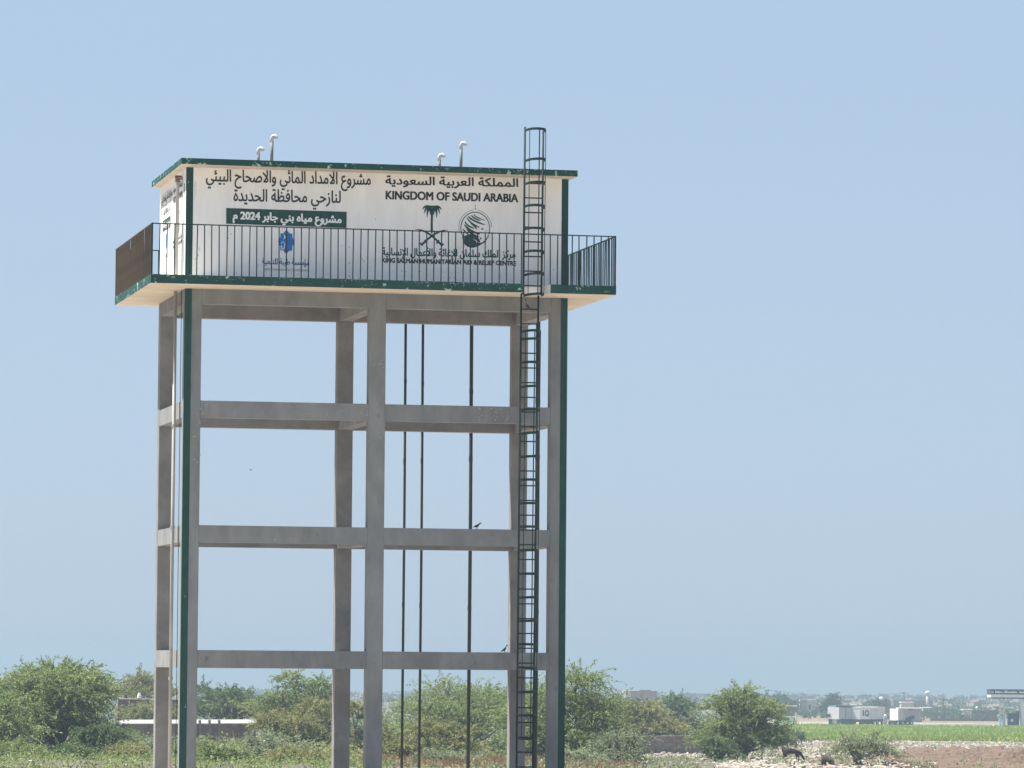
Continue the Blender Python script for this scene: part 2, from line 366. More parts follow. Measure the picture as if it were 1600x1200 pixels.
FR = lambda x, z, e=.005: (x, -e, z)                       # painted on the front wall
SX, SZ = .42, .60
SDf = lambda x, z, e=.005: (-e, 3.98 - x * .487 - .02, 10.02 - (10.02 - z) * .72 - .12 + .0 * x)   # the same design, smaller, on the side wall
def text(body, x0, z0, x1, z1, hz_, material, plane, name, lab, off=0.0, arabic=True, aw=None, e=.005, aref='\u0627'):
    """fit a line of lettering between baseline points (x0,z0)-(x1,z1); hz_ is the height of the reference letter"""
    def outline(s_):
        cu = bpy.data.curves.new('t', 'FONT'); cu.body = s_; cu.resolution_u = 4; cu.fill_mode = 'NONE'
        ob = bpy.data.objects.new('t', cu); me = bpy.data.meshes.new_from_object(ob)
        co = np.array([v.co[:2] for v in me.vertices]); ed = np.array([q.vertices[:] for q in me.edges])
        bpy.data.objects.remove(ob); bpy.data.meshes.remove(me); return co, ed
    co, ed = outline(shape(body) if arabic else body); rh = outline(aref if arabic else 'E')[0][:, 1].max()
    xa, xb = co[:, 0].min(), co[:, 0].max(); kx = (x1 - x0) / (xb - xa); kz = hz_ / rh
    co = np.stack([(co[:, 0] - xa) * kx, co[:, 1] * kz], 1)
    A_, B_ = co[ed[:, 0]], co[ed[:, 1]]
    ya, yb = co[:, 1].min() - off, co[:, 1].max() + off; dy = .0055; rows = int((yb - ya) / dy) + 1
    def spans(y):
        ev = []
        for m_, sg in (((A_[:, 1] <= y) & (B_[:, 1] > y), 1), ((B_[:, 1] <= y) & (A_[:, 1] > y), -1)):
            t_ = (y - A_[m_, 1]) / (B_[m_, 1] - A_[m_, 1]); ev += [(x, sg) for x in A_[m_, 0] + t_ * (B_[m_, 0] - A_[m_, 0])]
        ev.sort(); w_ = 0; out = []
        for x, sg in ev:
            if w_ == 0: xs_ = x
            w_ += sg
            if w_ == 0: out.append((xs_, x))
        return out
    src = [spans(ya + (r_ + .5) * dy) for r_ in range(rows)]; k = int(off / dy); vs = []; fs = []
    for r_ in range(rows):
        iv = []
        for j in range(-k, k + 1):
            if 0 <= r_ + j < rows:
                g_ = math.sqrt(max(off * off - (j * dy) ** 2, 0)); iv += [(p - g_, q + g_) for p, q in src[r_ + j]]
        iv.sort(); mg = []
        for p, q in iv:
            if mg and p <= mg[-1][1]: mg[-1][1] = max(mg[-1][1], q)
            else: mg.append([p, q])
        z_ = ya + r_ * dy
        for p, q in mg:
            o_2 = len(vs); f0, f1 = p / (x1 - x0), q / (x1 - x0)
            for xx, f_, zz_ in ((p, f0, z_), (q, f1, z_), (q, f1, z_ + dy), (p, f0, z_ + dy)): vs.append(plane(x0 + xx, z0 + f_ * (z1 - z0) + zz_, e))
            fs.append((o_2, o_2 + 1, o_2 + 2, o_2 + 3))
    me = bpy.data.meshes.new(name); me.from_pydata(vs, [], fs); me.materials.append(MT[material]); me.update()
    return link(name, me, wall, label=lab)
def strip(m, pts, ws, plane, e=.005):
    vs = []; n = len(pts)
    for i, (x, z) in enumerate(pts):
        a = pts[max(0, i - 1)]; b = pts[min(n - 1, i + 1)]
        dx, dz = b[0] - a[0], b[1] - a[1]; L = math.hypot(dx, dz) or 1
        w = ws[i] if isinstance(ws, (list, tuple)) else ws
        vs += [plane(x - dz / L * w / 2, z + dx / L * w / 2, e), plane(x + dz / L * w / 2, z - dx / L * w / 2, e)]
    m.add(vs, [(2 * i, 2 * i + 1, 2 * i + 3, 2 * i + 2) for i in range(n - 1)])
def polyg(m, pts, plane, e=.005):
    m.add([plane(x, z, e) for x, z in pts], [tuple(range(len(pts)))])
def bez(p0, p1, p2, n=8): return [((1 - t) ** 2 * p0[0] + 2 * t * (1 - t) * p1[0] + t * t * p2[0], (1 - t) ** 2 * p0[1] + 2 * t * (1 - t) * p1[1] + t * t * p2[1]) for t in [i / n for i in range(n + 1)]]

def design(pl, side):
    s = ' on the side wall' if side else ' on the front wall'
    text('مشروع الامداد المائي والاصحاح البيئي', .402, 9.933, 3.819, 9.96, .25, 'black', pl, 'lettering', 'black top line of project lettering' + s, .006)
    text('لنازحي محافظة الحديدة', .975, 9.543, 3.194, 9.57, .25, 'black', pl, 'lettering', 'black second line of project lettering' + s, .006)
    p = MB(); polyg(p, [(.824, 9.07), (3.325, 9.053), (3.325, 9.388), (.824, 9.392)], pl, .005); p.build('sign_panel', 'flatgreen', wall, label='dark green rectangle behind white lettering' + s)
    text('مشروع مياه بني جابر 2024 م', .966, 9.175, 3.212, 9.155, .155, 'whitetext', pl, 'lettering', 'bold white lettering on the green rectangle' + s, .010, e=.009)
    m = MB(); cx, cz = 2.075, 8.735
    polyg(m, [(cx, 8.978), (cx + .07, 8.905), (cx + .125, 8.905), (cx + .125, 8.83), (cx + .175, 8.735), (cx + .125, 8.64), (cx + .125, 8.555), (cx + .07, 8.555), (cx, 8.482), (cx - .07, 8.555), (cx - .125, 8.555), (cx - .125, 8.64), (cx - .175, 8.735), (cx - .125, 8.83), (cx - .125, 8.905), (cx - .07, 8.905)], pl)
    m.build('emblem', 'blue', wall, label='blue eight pointed star emblem' + s)
    m = MB()
    strip(m, [(cx - .055, 8.89), (cx - .03, 8.83), (cx - .055, 8.78)], [.005, .03, .005], pl, .008)
    strip(m, [(cx - .11, 8.69), (cx - .07, 8.74), (cx - .03, 8.68), (cx - .055, 8.57)], [.01, .012, .014, .02], pl, .008)
    strip(m, [(cx - .10, 8.66), (cx - .085, 8.57)], [.012, .03], pl, .008)
    m.build('emblem_detail', 'whitetext', wall, label='white figure inside the blue star' + s)
    text('مؤسسة طيبة للتنمية', 1.585, 8.265, 2.555, 8.262, .125, 'bluetext', pl, 'lettering', 'blue foundation name under the star' + s, .004)
    text('Tayba Foundation For Development', 1.600, 8.140, 2.543, 8.135, .055, 'browntext', pl, 'lettering', 'small faded brown line under the blue name' + s, 0, False)
    text('المملكة العربية السعودية', 4.134, 9.985, 6.925, 10.015, .172, 'black', pl, 'lettering', 'bold black country name in arabic' + s, .009)
    text('KINGDOM OF SAUDI ARABIA', 4.144, 9.678, 6.927, 9.698, .165, 'black', pl, 'lettering', 'bold black country name in english' + s, .010, False)
    text('مركز الملك سلمان للإغاثة والأعمال الإنسانية', 4.075, 8.515, 6.882, 8.535, .155, 'flatgreen', pl, 'lettering', 'dark green centre name in arabic' + s, .006)
    text('KING SALMAN HUMANITARIAN AID & RELIEF CENTRE', 4.076, 8.365, 6.897, 8.375, .088, 'black', pl, 'lettering', 'thin black centre name in english' + s, .0065, False)
    # palm over crossed swords
    m = MB(); cx = 5.115
    strip(m, [(cx, 9.50), (cx - .004, 9.25), (cx - .002, 9.03), (cx, 8.985)], [.05, .045, .05, .012], pl)
    strip(m, [(cx - .07, 9.558), (cx + .07, 9.558)], .02, pl)
    for ax, az, mx, mz in ((.20, 9.485, .16, 9.58), (.165, 9.40, .14, 9.56), (.095, 9.32, .12, 9.50), (.03, 9.37, .05, 9.5)):
        for sg in (-1, 1): strip(m, bez((cx + sg * .015, 9.535), (cx + sg * mx, mz), (cx + sg * ax, az)), [.03, .05, .055, .055, .05, .04, .03, .02, .006], pl)
    polyg(m, [(cx - .10, 9.555), (cx - .13, 9.50), (cx + .13, 9.50), (cx + .10, 9.555)], pl, .0055)
    for sg in (-1, 1):
        strip(m, bez((cx + sg * .35, 9.068), (cx + sg * .12, 9.08), (cx - sg * .16, 8.80)), [.004, .016, .026, .034, .04, .04, .04, .04, .045], pl, .006)
        strip(m, [(cx - sg * .15, 8.81), (cx - sg * .215, 8.745), (cx - sg * .24, 8.79)], [.045, .05, .05], pl, .0065)
        strip(m, [(cx - sg * .15, 8.855), (cx - sg * .10, 8.785)], .035, pl, .007)
    m.build('emblem', 'flatgreen', wall, label='green palm tree over crossed swords emblem' + s)
    # globe held by a hand
    m = MB(); gx, gz_, rx, rz = 6.03, 9.125, .305, .335
    ring = lambda a0, a1, k, n=30: [(gx + rx * k * math.cos(math.radians(a0 + (a1 - a0) * i / n)), gz_ + rz * k * math.sin(math.radians(a0 + (a1 - a0) * i / n))) for i in range(n + 1)]
    strip(m, ring(-18, 222, 1.0), .018, pl); strip(m, ring(5, 82, 1.14), .008, pl); strip(m, ring(98, 195, 1.14), .008, pl)
    strip(m, ring(-60, -10, 1.02, 8), [.012, .03, .01, .03, .012, .03, .01, .02, .012], pl)
    strip(m, [(gx, gz_ + .40), (gx, gz_ + .425)], .02, pl); strip(m, [(gx - .005, gz_ + .45), (gx + .005, gz_ + .475)], .02, pl)
    ss = [((-.04, .29), (.02, .22), (.20, .17), .02), ((-.09, .27), (-.03, .20), (.11, .16), .03), ((-.15, .25), (-.10, .16), (.20, .08), .035),
          ((-.18, .22), (-.12, .10), (.09, .02), .03), ((-.22, .14), (-.18, .03), (-.02, .0), .032), ((-.10, .10), (0, .05), (.03, -.02), .03), ((-.23, .07), (-.14, -.06), (.10, -.12), .04), ((-.26, -.02), (-.2, -.10), (-.14, -.13), .03),
          ((-.18, -.02), (-.1, -.12), (.08, -.18), .035), ((.13, .00), (.15, -.01), (.17, -.02), .03), ((.22, -.05), (.23, -.05), (.235, -.06), .02), ((.10, -.20), (.115, -.21), (.13, -.22), .035)]
    for a, b, c_, w in ss:
        strip(m, bez((gx + a[0], gz_ + a[1]), (gx + b[0], gz_ + b[1]), (gx + c_[0], gz_ + c_[1])), [w * .4, w * .8, w, w, w, w, w, w * .8, w * .5], pl, .006)
    strip(m, bez((gx - .29, gz_ - .205), (gx - .02, gz_ - .10), (gx + .10, gz_ - .29)), [.01, .03, .06, .08, .085, .08, .07, .06, .02], pl, .0065)
    strip(m, bez((gx - .26, gz_ - .21), (gx - .16, gz_ - .46), (gx + .23, gz_ - .27)), [.02, .06, .09, .11, .12, .10, .07, .03, .006], pl, .007)
    polyg(m, [(gx - .25, gz_ - .21), (gx - .10, gz_ - .18), (gx + .02, gz_ - .27), (gx + .05, gz_ - .345), (gx - .1, gz_ - .345), (gx - .19, gz_ - .28)], pl, .0075)
    m.build('emblem', 'flatgreen', wall, label='green striped globe held by a hand emblem' + s)
design(FR, False)
design(SDf, True)

# railing ---------------------------------------------------------------
ZB, ZT = Z6, Z6 + RAIL
X0, X1, Y0, Y1 = -OL + .02, WX + OR - .02, -OF + .02, D + OB - .02
bar = MB().box((-.0103, -.0103, 0), (.0103, .0103, RAIL - .012)).build('baluster', 'iron', None)
barr = MB().box((-.0105, -.0105, 0), (.0105, .0105, RAIL - .012)).build('baluster', 'rust', None)
def side_rail(name, p, q, base, skip=None, nb=None, lab=''):
    r = MB(); dx, dy = q[0] - p[0], q[1] - p[1]; L = math.hypot(dx, dy)
    mm = base.data.materials[0]
    w = .014
    if dx > dy: r.box((p[0], p[1] - w, ZT - .022), (q[0], p[1] + w, ZT))
    else: r.box((p[0] - w, p[1], ZT - .022), (p[0] + w, q[1], ZT))
    rl = r.build('railing', mm, tower, label=lab)
    for k in (0, 1):
        a = (p, q)[k]
        MB().box((a[0] - .016, a[1] - .016, ZB), (a[0] + .016, a[1] + .016, ZT + .003)).build('post', mm, rl)
    n = int(L / (.128 if base is barr else .151))
    for i in range(1, n):
        t_ = i / n; x, y = p[0] + dx * t_, p[1] + dy * t_
        if skip and skip[0] < x < skip[1]: continue
        o = copy_obj(base, rl, (x + random.uniform(-.004, .004), y, ZB)); o.rotation_euler = (random.uniform(-.006, .006), random.uniform(-.008, .008), 0)
    return rl
side_rail('f', (X0, Y0), (X1, Y0), bar, (6.83, 7.38), lab='front railing crossing before the lettering')
side_rail('l', (X0, Y0 + .02), (X0, Y1 - .02), barr, lab='rusty left side railing')
side_rail('r', (X1, Y0 + .02), (X1, Y1 - .02), bar, lab='dark green right side railing')
side_rail('b', (X0, Y1), (X1, Y1), bar, lab='rear railing')
for o in (bar, barr): bpy.data.objects.remove(o)

# ladder ----------------------------------------------------------------
def ladder(xa, xb, xa2, xb2, ya, ztop, zbot, hoops, rungs, rail_r):
    ld = bpy.data.objects.new('ladder', None); C.objects.link(ld); ld.parent = tower
    def X(side, z): t_ = (z - zbot) / (ztop - zbot); return (xa2 + (xa - xa2) * t_) if side == 0 else (xb2 + (xb - xb2) * t_)
    for s_ in (0, 1):
        MB().tube([(X(s_, zbot), ya, zbot), (X(s_, ztop), ya, ztop + (.07 if s_ == 0 else 0.01))], rail_r, 8).build('rail', 'iron', ld, smooth=True)
    for z in rungs:
        MB().tube([(X(0, z), ya, z), (X(1, z), ya, z)], .0155, 6).build('rung', 'iron', ld)
    hh = []
    for z in hoops:
        a, b = X(0, z), X(1, z); c = (a + b) / 2; hw = (b - a) / 2; m = MB(); pts = []
        w = random.uniform(-.012, .012)
        for i in range(13):
            th = math.pi * i / 12; pts.append((c - math.cos(th) * (hw + .035 * math.sin(th)), ya - math.sin(th) ** .8 * .52, z + w * math.cos(th)))
        vs = []
        for (x, y, zz) in pts: vs += [(x, y, zz - .026), (x, y, zz + .026)]
        n = len(pts); inner = [(c + (x - c) * .97, y + .006, zz) for x, y, zz in vs]
        m.add(vs + inner, [(2 * i, 2 * i + 2, 2 * i + 3, 2 * i + 1) for i in range(n - 1)] + [(2 * n + 2 * i, 2 * n + 2 * i + 1, 2 * n + 2 * i + 3, 2 * n + 2 * i + 2) for i in range(n - 1)]
              + [(2 * i + 1, 2 * i + 3, 2 * n + 2 * i + 3, 2 * n + 2 * i + 1) for i in range(n - 1)] + [(2 * i, 2 * n + 2 * i, 2 * n + 2 * i + 2, 2 * i + 2) for i in range(n - 1)])
        m.build('cage_hoop', 'iron', ld)
    zt, zb_ = max(hoops), min(hoops)
    for th, rad in ((math.radians(38), .0085), (math.pi / 2, .013), (math.radians(142), .0085)):
        m = MB(); pp = []
        for z in (zt, (zt * 2 + zb_) / 3 , (zt + zb_ * 2) / 3, zb_):
            a, b = X(0, z), X(1, z); c = (a + b) / 2; hw = (b - a) / 2
            pp.append((c - math.cos(th) * (hw + .035 * math.sin(th)), ya - math.sin(th) ** .8 * .52 + .008, z))
        m.tube(pp, rad, 5).build('cage_bar', 'iron', ld)
    return ld
YL = -.66
ladder(6.925, 7.312, 6.915, 7.296, YL, 11.12, 7.72, [11.10, 10.48, 10.0, 9.52, 9.05, 8.58, 8.12, 7.66 + .04], [9.72 - .303 * k for k in range(7)] + [10.02], .022)
ladder(6.880, 7.240, 6.850, 7.19, YL + .03, 7.70, GZ, [7.35 - .4, 6.83 - .05, 6.30, 5.81, 5.33, 4.85, 4.37, 3.89, 3.41, 2.93, 2.45, 1.97, 1.49, 1.01, .53, .05, -.43, -.91, -1.39],
       [7.42 - .303 * k for k in range(34)], .021)
# pipes behind the tower
for x, r_ in ((5.385, .029), (5.765, .029), (6.838, .040), (8.315, .050)):
    MB().tube([(x, 4.2, Z5 - .001), (x + .01, 4.2, 3), (x, 4.2, GZ - .5)], r_, 12).build('riser_pipe', 'pipedark', tower, smooth=True)
    for zc in (6.9 - x * .13, 4.2 + x * .05, 1.6 - x * .04): MB().tube([(x + .005, 4.2, zc - .05), (x + .005, 4.2, zc + .05)], r_ * 1.12, 12).build('pipe_coupling', 'pipedark', tower)
# side drain pipe
sp_ = MB(); sp_.tube([(.001, .60, 10.04), (-.10, .60, 10.04), (-.10, .60, 9.96), (-.10, .62, Z6)], .036, 10)
sp_.build('drain_pipe', 'pipegrey', tower, smooth=True)
for zc in (10.02, 9.98): MB().tube([(-.10, .60, zc - .012), (-.10, .60, zc + .012)], .055, 10).build('pipe_fitting', 'valve', tower)
MB().tube([(-.16, .60, 10.07), (-.02, .60, 10.07)], .03, 8).build('pipe_valve', 'valve', tower)
MB().tube([(-.10, .72, Z5), (-.10, .72, GZ - .4)], .036, 10).build('drain_pipe', 'pipegrey', tower, smooth=True)
for z in (4.95, 2.88, -.22): MB().tube([(-.10, .72, z - .03), (-.10, .72, z + .03)], .046, 10).build('pipe_collar', 'pipegrey', tower)
MB().tube([(-.012, .25, 9.9), (-.012, .25, Z6)], .007, 5).build('cable', 'chassis', tower)
MB().tube([(-.012, .45, Z5), (-.012, .45, GZ)], .007, 5).build('cable', 'chassis', tower)
# roof vents
for x, y, zt in ((1.66, 1.2, 10.79), (1.944, 1.2, 11.06), (5.497, 1.2, 10.78), (5.961, 1.2, 11.045)):
    vp = MB().tube([(x, y, ZR), (x, y, zt - .10)], .034, 12).build('vent_pipe', 'ventgrey', tower, smooth=True)
    MB().tube([(x, y, zt - .125), (x, y, zt - .06), (x + .02, y - .01, zt - .015), (x + .06, y - .02, zt - .005), (x + .085, y - .03, zt - .04), (x + .088, y - .03, zt - .06)], [.038, .040, .040, .040, .039, .042], 12).build('elbow', 'pvc', vp, smooth=True)

# ------------------------------------------------------------------ birds
def bird(loc, heading, label, tilt=0.0, s=1.0):
    t_ = thing('bird', label, 'bird', loc, heading, 'black birds on the tower')
    secs = [(-.13, -.02, .010, .004), (-.085, -.005, .022, .012), (-.05, .01, .036, .030), (.0, .02, .045, .042), (.045, .04, .040, .040), (.075, .075, .026, .028), (.095, .10, .027, .027), (.118, .105, .020, .018), (.135, .102, .006, .006), (.160, .094, .002, .002)]
    m = MB(); vs = []; n = 8
    for x, z, w, h in secs:
        x2 = x * math.cos(tilt) - z * math.sin(tilt); z2 = x * math.sin(tilt) + z * math.cos(tilt)
        for k in range(n):
            a = 2 * math.pi * k / n; vs.append((x2 * s, math.cos(a) * w * s, (z2 + math.sin(a) * h + .075) * s))
    m.add(vs, [(i * n + k, i * n + (k + 1) % n, (i + 1) * n + (k + 1) % n, (i + 1) * n + k) for i in range(len(secs) - 1) for k in range(n)] + [tuple(range(n))[::-1], tuple((len(secs) - 1) * n + k for k in range(n))])
    m.build('body', 'feather', t_, smooth=True)
    for sg in (-1, 1):
        w_ = MB(); P = [(.05, .042, .10), (.0, .050, .105), (-.11, .028, .055), (-.04, .046, .07)]
        pts = [((x * math.cos(tilt) - z * math.sin(tilt)) * s, y * sg * s, (x * math.sin(tilt) + z * math.cos(tilt)) * s) for x, y, z in P]
        pts2 = [(x, y - sg * .008, z) for x, y, z in pts]
        w_.add(pts + pts2, [(0, 1, 2, 3), (4, 7, 6, 5), (0, 4, 5, 1), (1, 5, 6, 2), (2, 6, 7, 3), (3, 7, 4, 0)]).build('wing', 'feather', t_)
        MB().tube([(0, sg * .018 * s, .055 * s), (.008 * s, sg * .02 * s, .0), (.03 * s, sg * .02 * s, .002)], .005, 4).build('leg', 'feather', t_)
    return t_
bird((6.14, .12, Z2T), 0.1, 'black bird standing on the second beam up, left of the ladder, head to the right', 0, .70)
bird((6.75, .12, Z1T), -.5, 'black bird perched on the lowest beam beside the right rear column', .35, .70)
bird((6.97, YL - .02, 7.42 + .0), math.radians(170), 'black bird clinging in the ladder cage just under the balcony, tail down', .75, .85)
fb = thing('bird', 'tiny distant bird in flight seen through the left tower bay', 'bird', (*at(388.5, 420), zrow(388, 735, 420)))
m = MB(); m.tube([(-.12, 0, 0), (-.04, 0, .02), (.08, 0, .02), (.14, 0, .01)], [.01, .04, .035, .005], 6); m.build('body', 'feather', fb)
for sg in (-1, 1): MB().add([(.04, 0, .03), (-.05, 0, .03), (-.03, sg * .2, .09), (.03, sg * .3, .04), (.04, 0, .02), (-.05, 0, .02), (-.03, sg * .2, .08), (.03, sg * .3, .03)], [(0, 1, 2, 3), (4, 7, 6, 5), (0, 4, 5, 1), (1, 5, 6, 2), (2, 6, 7, 3), (3, 7, 4, 0)]).build('wing', 'feather', fb)

# ------------------------------------------------------------------ trees and bushes
def leaves_mesh(name, cen, dirs, L, Wd, tint, material):
    """many small leaf sprays: one narrow folded quad each"""
    n = len(cen); dirs = dirs / np.linalg.norm(dirs, axis=1)[:, None]
    rnd = RNG.normal(size=(n, 3)); sd = np.cross(dirs, rnd); sd /= np.linalg.norm(sd, axis=1)[:, None] + 1e-9
    L = L[:, None]; Wd = Wd[:, None]
    a = cen - sd * Wd * .3; b = cen + sd * Wd * .3; c = cen + dirs * L * .55 + sd * Wd * .5; d = cen + dirs * L; e = cen + dirs * L * .55 - sd * Wd * .5
    co = np.stack([a, b, c, d, e], 1).reshape(-1, 3)
    me = bpy.data.meshes.new(name); me.vertices.add(n * 5); me.vertices.foreach_set('co', co.ravel())
    me.loops.add(n * 5); me.loops.foreach_set('vertex_index', np.arange(n * 5)); me.polygons.add(n)
    me.polygons.foreach_set('loop_start', np.arange(n) * 5); me.polygons.foreach_set('loop_total', np.full(n, 5))
    at_ = me.attributes.new('tint', 'FLOAT', 'FACE'); at_.data.foreach_set('value', tint)
    me.materials.append(MT[material]); me.update(); return me

def tree(name, label, cat, px, d, wpx, top, bot, base=None, kind='leaf_green', lobes=14, nleaf=14000, feather=1.0, flat=.55, group=None, leafL=.17, trunk=True, lean=0.0, topn=0, stems=3, seed=0, tr=1.0):
    """px centre column, d depth, wpx crown width in px, top/bot rows of the crown, base row of the trunk"""
    rng = np.random.default_rng(seed + abs(int(px)) * 7 + int(d)); rnd = random.Random(seed + int(px) + int(d))
    X, Y = at(px, d); gz0 = gz(X, Y)
    w = wpx / F * d; zt = zrow(px, top, d) - gz0; zb_ = max(zrow(px, bot, d) - gz0, .05); H = zt - zb_
    t_ = thing(name, label, cat, (X, Y, gz0), rnd.uniform(0, 6.28) * 0, group)
    # lobes spread through an uneven umbrella
    cs = []; rs = []
    for i in range(lobes):
        for _ in range(30):
            u, v = rnd.uniform(-1, 1), rnd.uniform(-1, 1)
            if u * u + v * v < 1: break
        cap = 1 - (.26 if kind == 'leaf_green' else .46) * (u * u + v * v)                  # height of the top surface over this spot
        h = cap * (rnd.uniform(flat, 1.0) if rnd.random() < .75 else rnd.uniform(0, 1.0) if flat < .3 else rnd.uniform(flat * .6, 1.0))
        r_ = (w / 2) * rnd.uniform(.22, .38)
        c_ = np.array([u * (w / 2 - r_ * .8), v * (w / 2 - r_ * .8) * .85, zb_ + max(H * h - r_ * .55, r_ * .45)])
        cs.append(c_); rs.append(r_)
    cs = np.array(cs); rs = np.array(rs)
    # twigs: start inside a lobe, grow outward/up, arch over; leaves strung along them
    nleaf = int(nleaf * 1.65); leafL = leafL * .74; nt_ = nleaf // 26
    li = rng.integers(0, lobes, nt_); dr = rng.normal(size=(nt_, 3)); dr /= np.linalg.norm(dr, axis=1)[:, None]
    dr[:, 2] = np.abs(dr[:, 2]) * .9 - .25 * rng.random(nt_)
    rad = rs[li][:, None] * (rng.random((nt_, 1)) ** .45) * np.array([1, 1, .62])
    st = cs[li] + dr * rad * .85
    out = dr * np.array([1, 1, .55]) + rng.normal(size=(nt_, 3)) * .35 + np.array([0, 0, .25]); out /= np.linalg.norm(out, axis=1)[:, None]
    Lt = (rng.uniform(.3, 1.0, nt_) ** 1.3 * 1.35 * feather)[:, None]
    k = 26; tt = np.linspace(0, 1, k)[None, :, None]
    P = st[:, None, :] + out[:, None, :] * Lt[:, None, :] * tt + np.array([0, 0, -1.0])[None, None, :] * (Lt[:, None, :] * .38) * tt ** 2
    P = P.reshape(-1, 3); Dd = (out[:, None, :] * 1.0 + np.array([0, 0, -.76]) * tt).reshape(-1, 3) + rng.normal(size=(nt_ * k, 3)) * .42
    P += rng.normal(size=P.shape) * .035
    P[:, 2] = np.maximum(P[:, 2], .03)
    lobe_t = rng.normal(size=lobes) * .13
    tint = np.clip(.42 + np.repeat(lobe_t[li], k) + np.repeat(rng.normal(size=nt_) * .13, k) + rng.normal(size=nt_ * k) * .12 , 0, .95)
    dry = rng.random(nt_ * k) < .018; tint[dry] = 1.0
    n = len(P)
    me = leaves_mesh('crown', P, Dd, rng.uniform(.6, 1.25, n) * leafL, rng.uniform(.24, .44, n) * leafL, tint, kind)
    link('crown', me, t_)
    # trunk and limbs reaching into the lobes
    tb = MB(); fork = Vector((rnd.uniform(-.2, .2), 0, max(zb_ * .55, .25)))
    for s_ in range(stems):
        a0 = rnd.uniform(-.18, .18) * w * .3
        base_ = Vector((a0, rnd.uniform(-.1, .1), -.25)); f2 = fork + Vector((a0 * 1.4, 0, rnd.uniform(0, .3)))
        tb.tube([base_, base_.lerp(f2, .5) + Vector((rnd.uniform(-.1, .1), 0, 0)), f2], [(.13 + w * .006) * tr, (.11 + w * .004) * tr, (.09 + w * .003) * tr], 7)
    for i in range(lobes):
        c_ = Vector(cs[i]); f2 = fork + Vector((rnd.uniform(-.2, .2), rnd.uniform(-.1, .1), rnd.uniform(0, .3)))
        mid = f2.lerp(c_, .5) + Vector((rnd.uniform(-.3, .3), rnd.uniform(-.3, .3), rnd.uniform(-.2, .25)))
        tb.tube([f2, mid, c_], [(.07 + w * .003) * tr, .05 * tr, .02], 5, cap=False)
        for j in range(4):
            q = c_ + Vector((rnd.uniform(-1, 1), rnd.uniform(-1, 1), rnd.uniform(-.3, .8))) * rs[i]
            tb.tube([mid.lerp(c_, .6), (mid.lerp(c_, .6)).lerp(q, .5) + Vector((0, 0, .08)), q], [.025, .018, .008], 4, cap=False)
    tb.build('trunk', 'bark', t_)
    return t_

tree('acacia_tree', 'large spreading green acacia at the far left edge with dark open trunks', 'tree', 88, 200, 246, 1029, 1166, kind='leaf_green', lobes=34, nleaf=40000, group='trees round the tower')
tree('acacia_tree', 'acacia cut by the left picture edge, its grey green crown lower than its neighbour', 'tree', -34, 190, 190, 1038, 1192, kind='leaf_green', lobes=22, nleaf=20000, flat=.1, group='trees round the tower')
tree('thorn_bush', 'low dark green thorn bush beneath the large left acacia, beside the block wall', 'bush', 165, 196, 95, 1118, 1178, kind='leaf_dark', lobes=12, nleaf=8000, feather=.7, flat=.3)
tree('thorn_bush', 'yellowish bush behind the brown mud wall, left of the tower', 'bush', 232, 350, 130, 1046, 1094, kind='leaf_yellow', lobes=14, nleaf=9000, feather=1.3, flat=.3, leafL=.22)
tree('thorn_bush', 'dense dark bush seen above the white topped wall through the left bay', 'bush', 350, 310, 156, 1053, 1124, kind='leaf_dark', lobes=18, nleaf=13000, feather=1.1, flat=.15, leafL=.21)
tree('acacia_tree', 'green acacia rising to the lowest beam in the left bay', 'tree', 462, 275, 150, 1043, 1135, kind='leaf_green', lobes=18, nleaf=15000, flat=.35, leafL=.19, group='trees round the tower')
tree('thorn_bush', 'brownish green bush with dry tips right of the white topped wall', 'bush', 478, 235, 160, 1080, 1160, kind='leaf_yellow', lobes=24, nleaf=19000, feather=.75, flat=.15, seed=3)
tree('thorn_bush', 'low light green bush filling the bottom of the left bay', 'bush', 402, 182, 215, 1138, 1200, kind='leaf_grey', lobes=22, nleaf=17000, feather=.8, flat=.2)
tree('thorn_bush', 'grey green bush at the foot of the left columns', 'bush', 255, 215, 150, 1150, 1192, kind='leaf_grey', lobes=16, nleaf=9000, feather=.9, flat=.2, seed=5)
tree('thorn_bush', 'low bush growing between the mud wall and the white topped wall', 'bush', 240, 318, 120, 1099, 1124, kind='leaf_yellow', lobes=12, nleaf=7000, feather=1.0, flat=.1, leafL=.2)
tree('thorn_bush', 'bush pressed against the front of the white topped wall', 'bush', 222, 240, 80, 1136, 1182, kind='leaf_green', lobes=10, nleaf=7000, feather=.8, flat=.1)
for px_, d_, w_, t_, k_, lb in ((18, 172, 120, 1146, 'leaf_green', 'low green bush at the bottom left corner'), (118, 166, 80, 1166, 'leaf_dark', 'dark low bush under the large left acacia at the very bottom'),
        (205, 176, 100, 1158, 'leaf_yellow', 'yellowish low bush just left of the left columns'), (340, 160, 95, 1164, 'leaf_green', 'fresh green low bush at the foot of the left bay'),
        (470, 168, 110, 1168, 'leaf_yellow', 'yellowish low bush left of the black metal frame'), (700, 170, 120, 1176, 'leaf_grey', 'grey green low bush at the foot of the thin pipes'),
        (905, 176, 90, 1172, 'leaf_grey', 'grey low bush at the foot of the feathery acacia')):
    tree('low_bush', lb, 'bush', px_, d_, w_, t_, 1200, kind=k_, lobes=12, nleaf=7500, feather=.6, flat=.1, leafL=.13)
tree('thorn_bush', 'narrow yellow green bush between the middle columns', 'bush', 560, 240, 80, 1086, 1190, kind='leaf_yellow', lobes=14, nleaf=11000, feather=.7, flat=.1, seed=2)
tree('acacia_tree', 'broad feathery acacia behind the three thin pipes', 'tree', 718, 250, 246, 1046, 1165, kind='leaf_green', lobes=30, nleaf=24000, feather=1.35, flat=.3, group='trees round the tower')
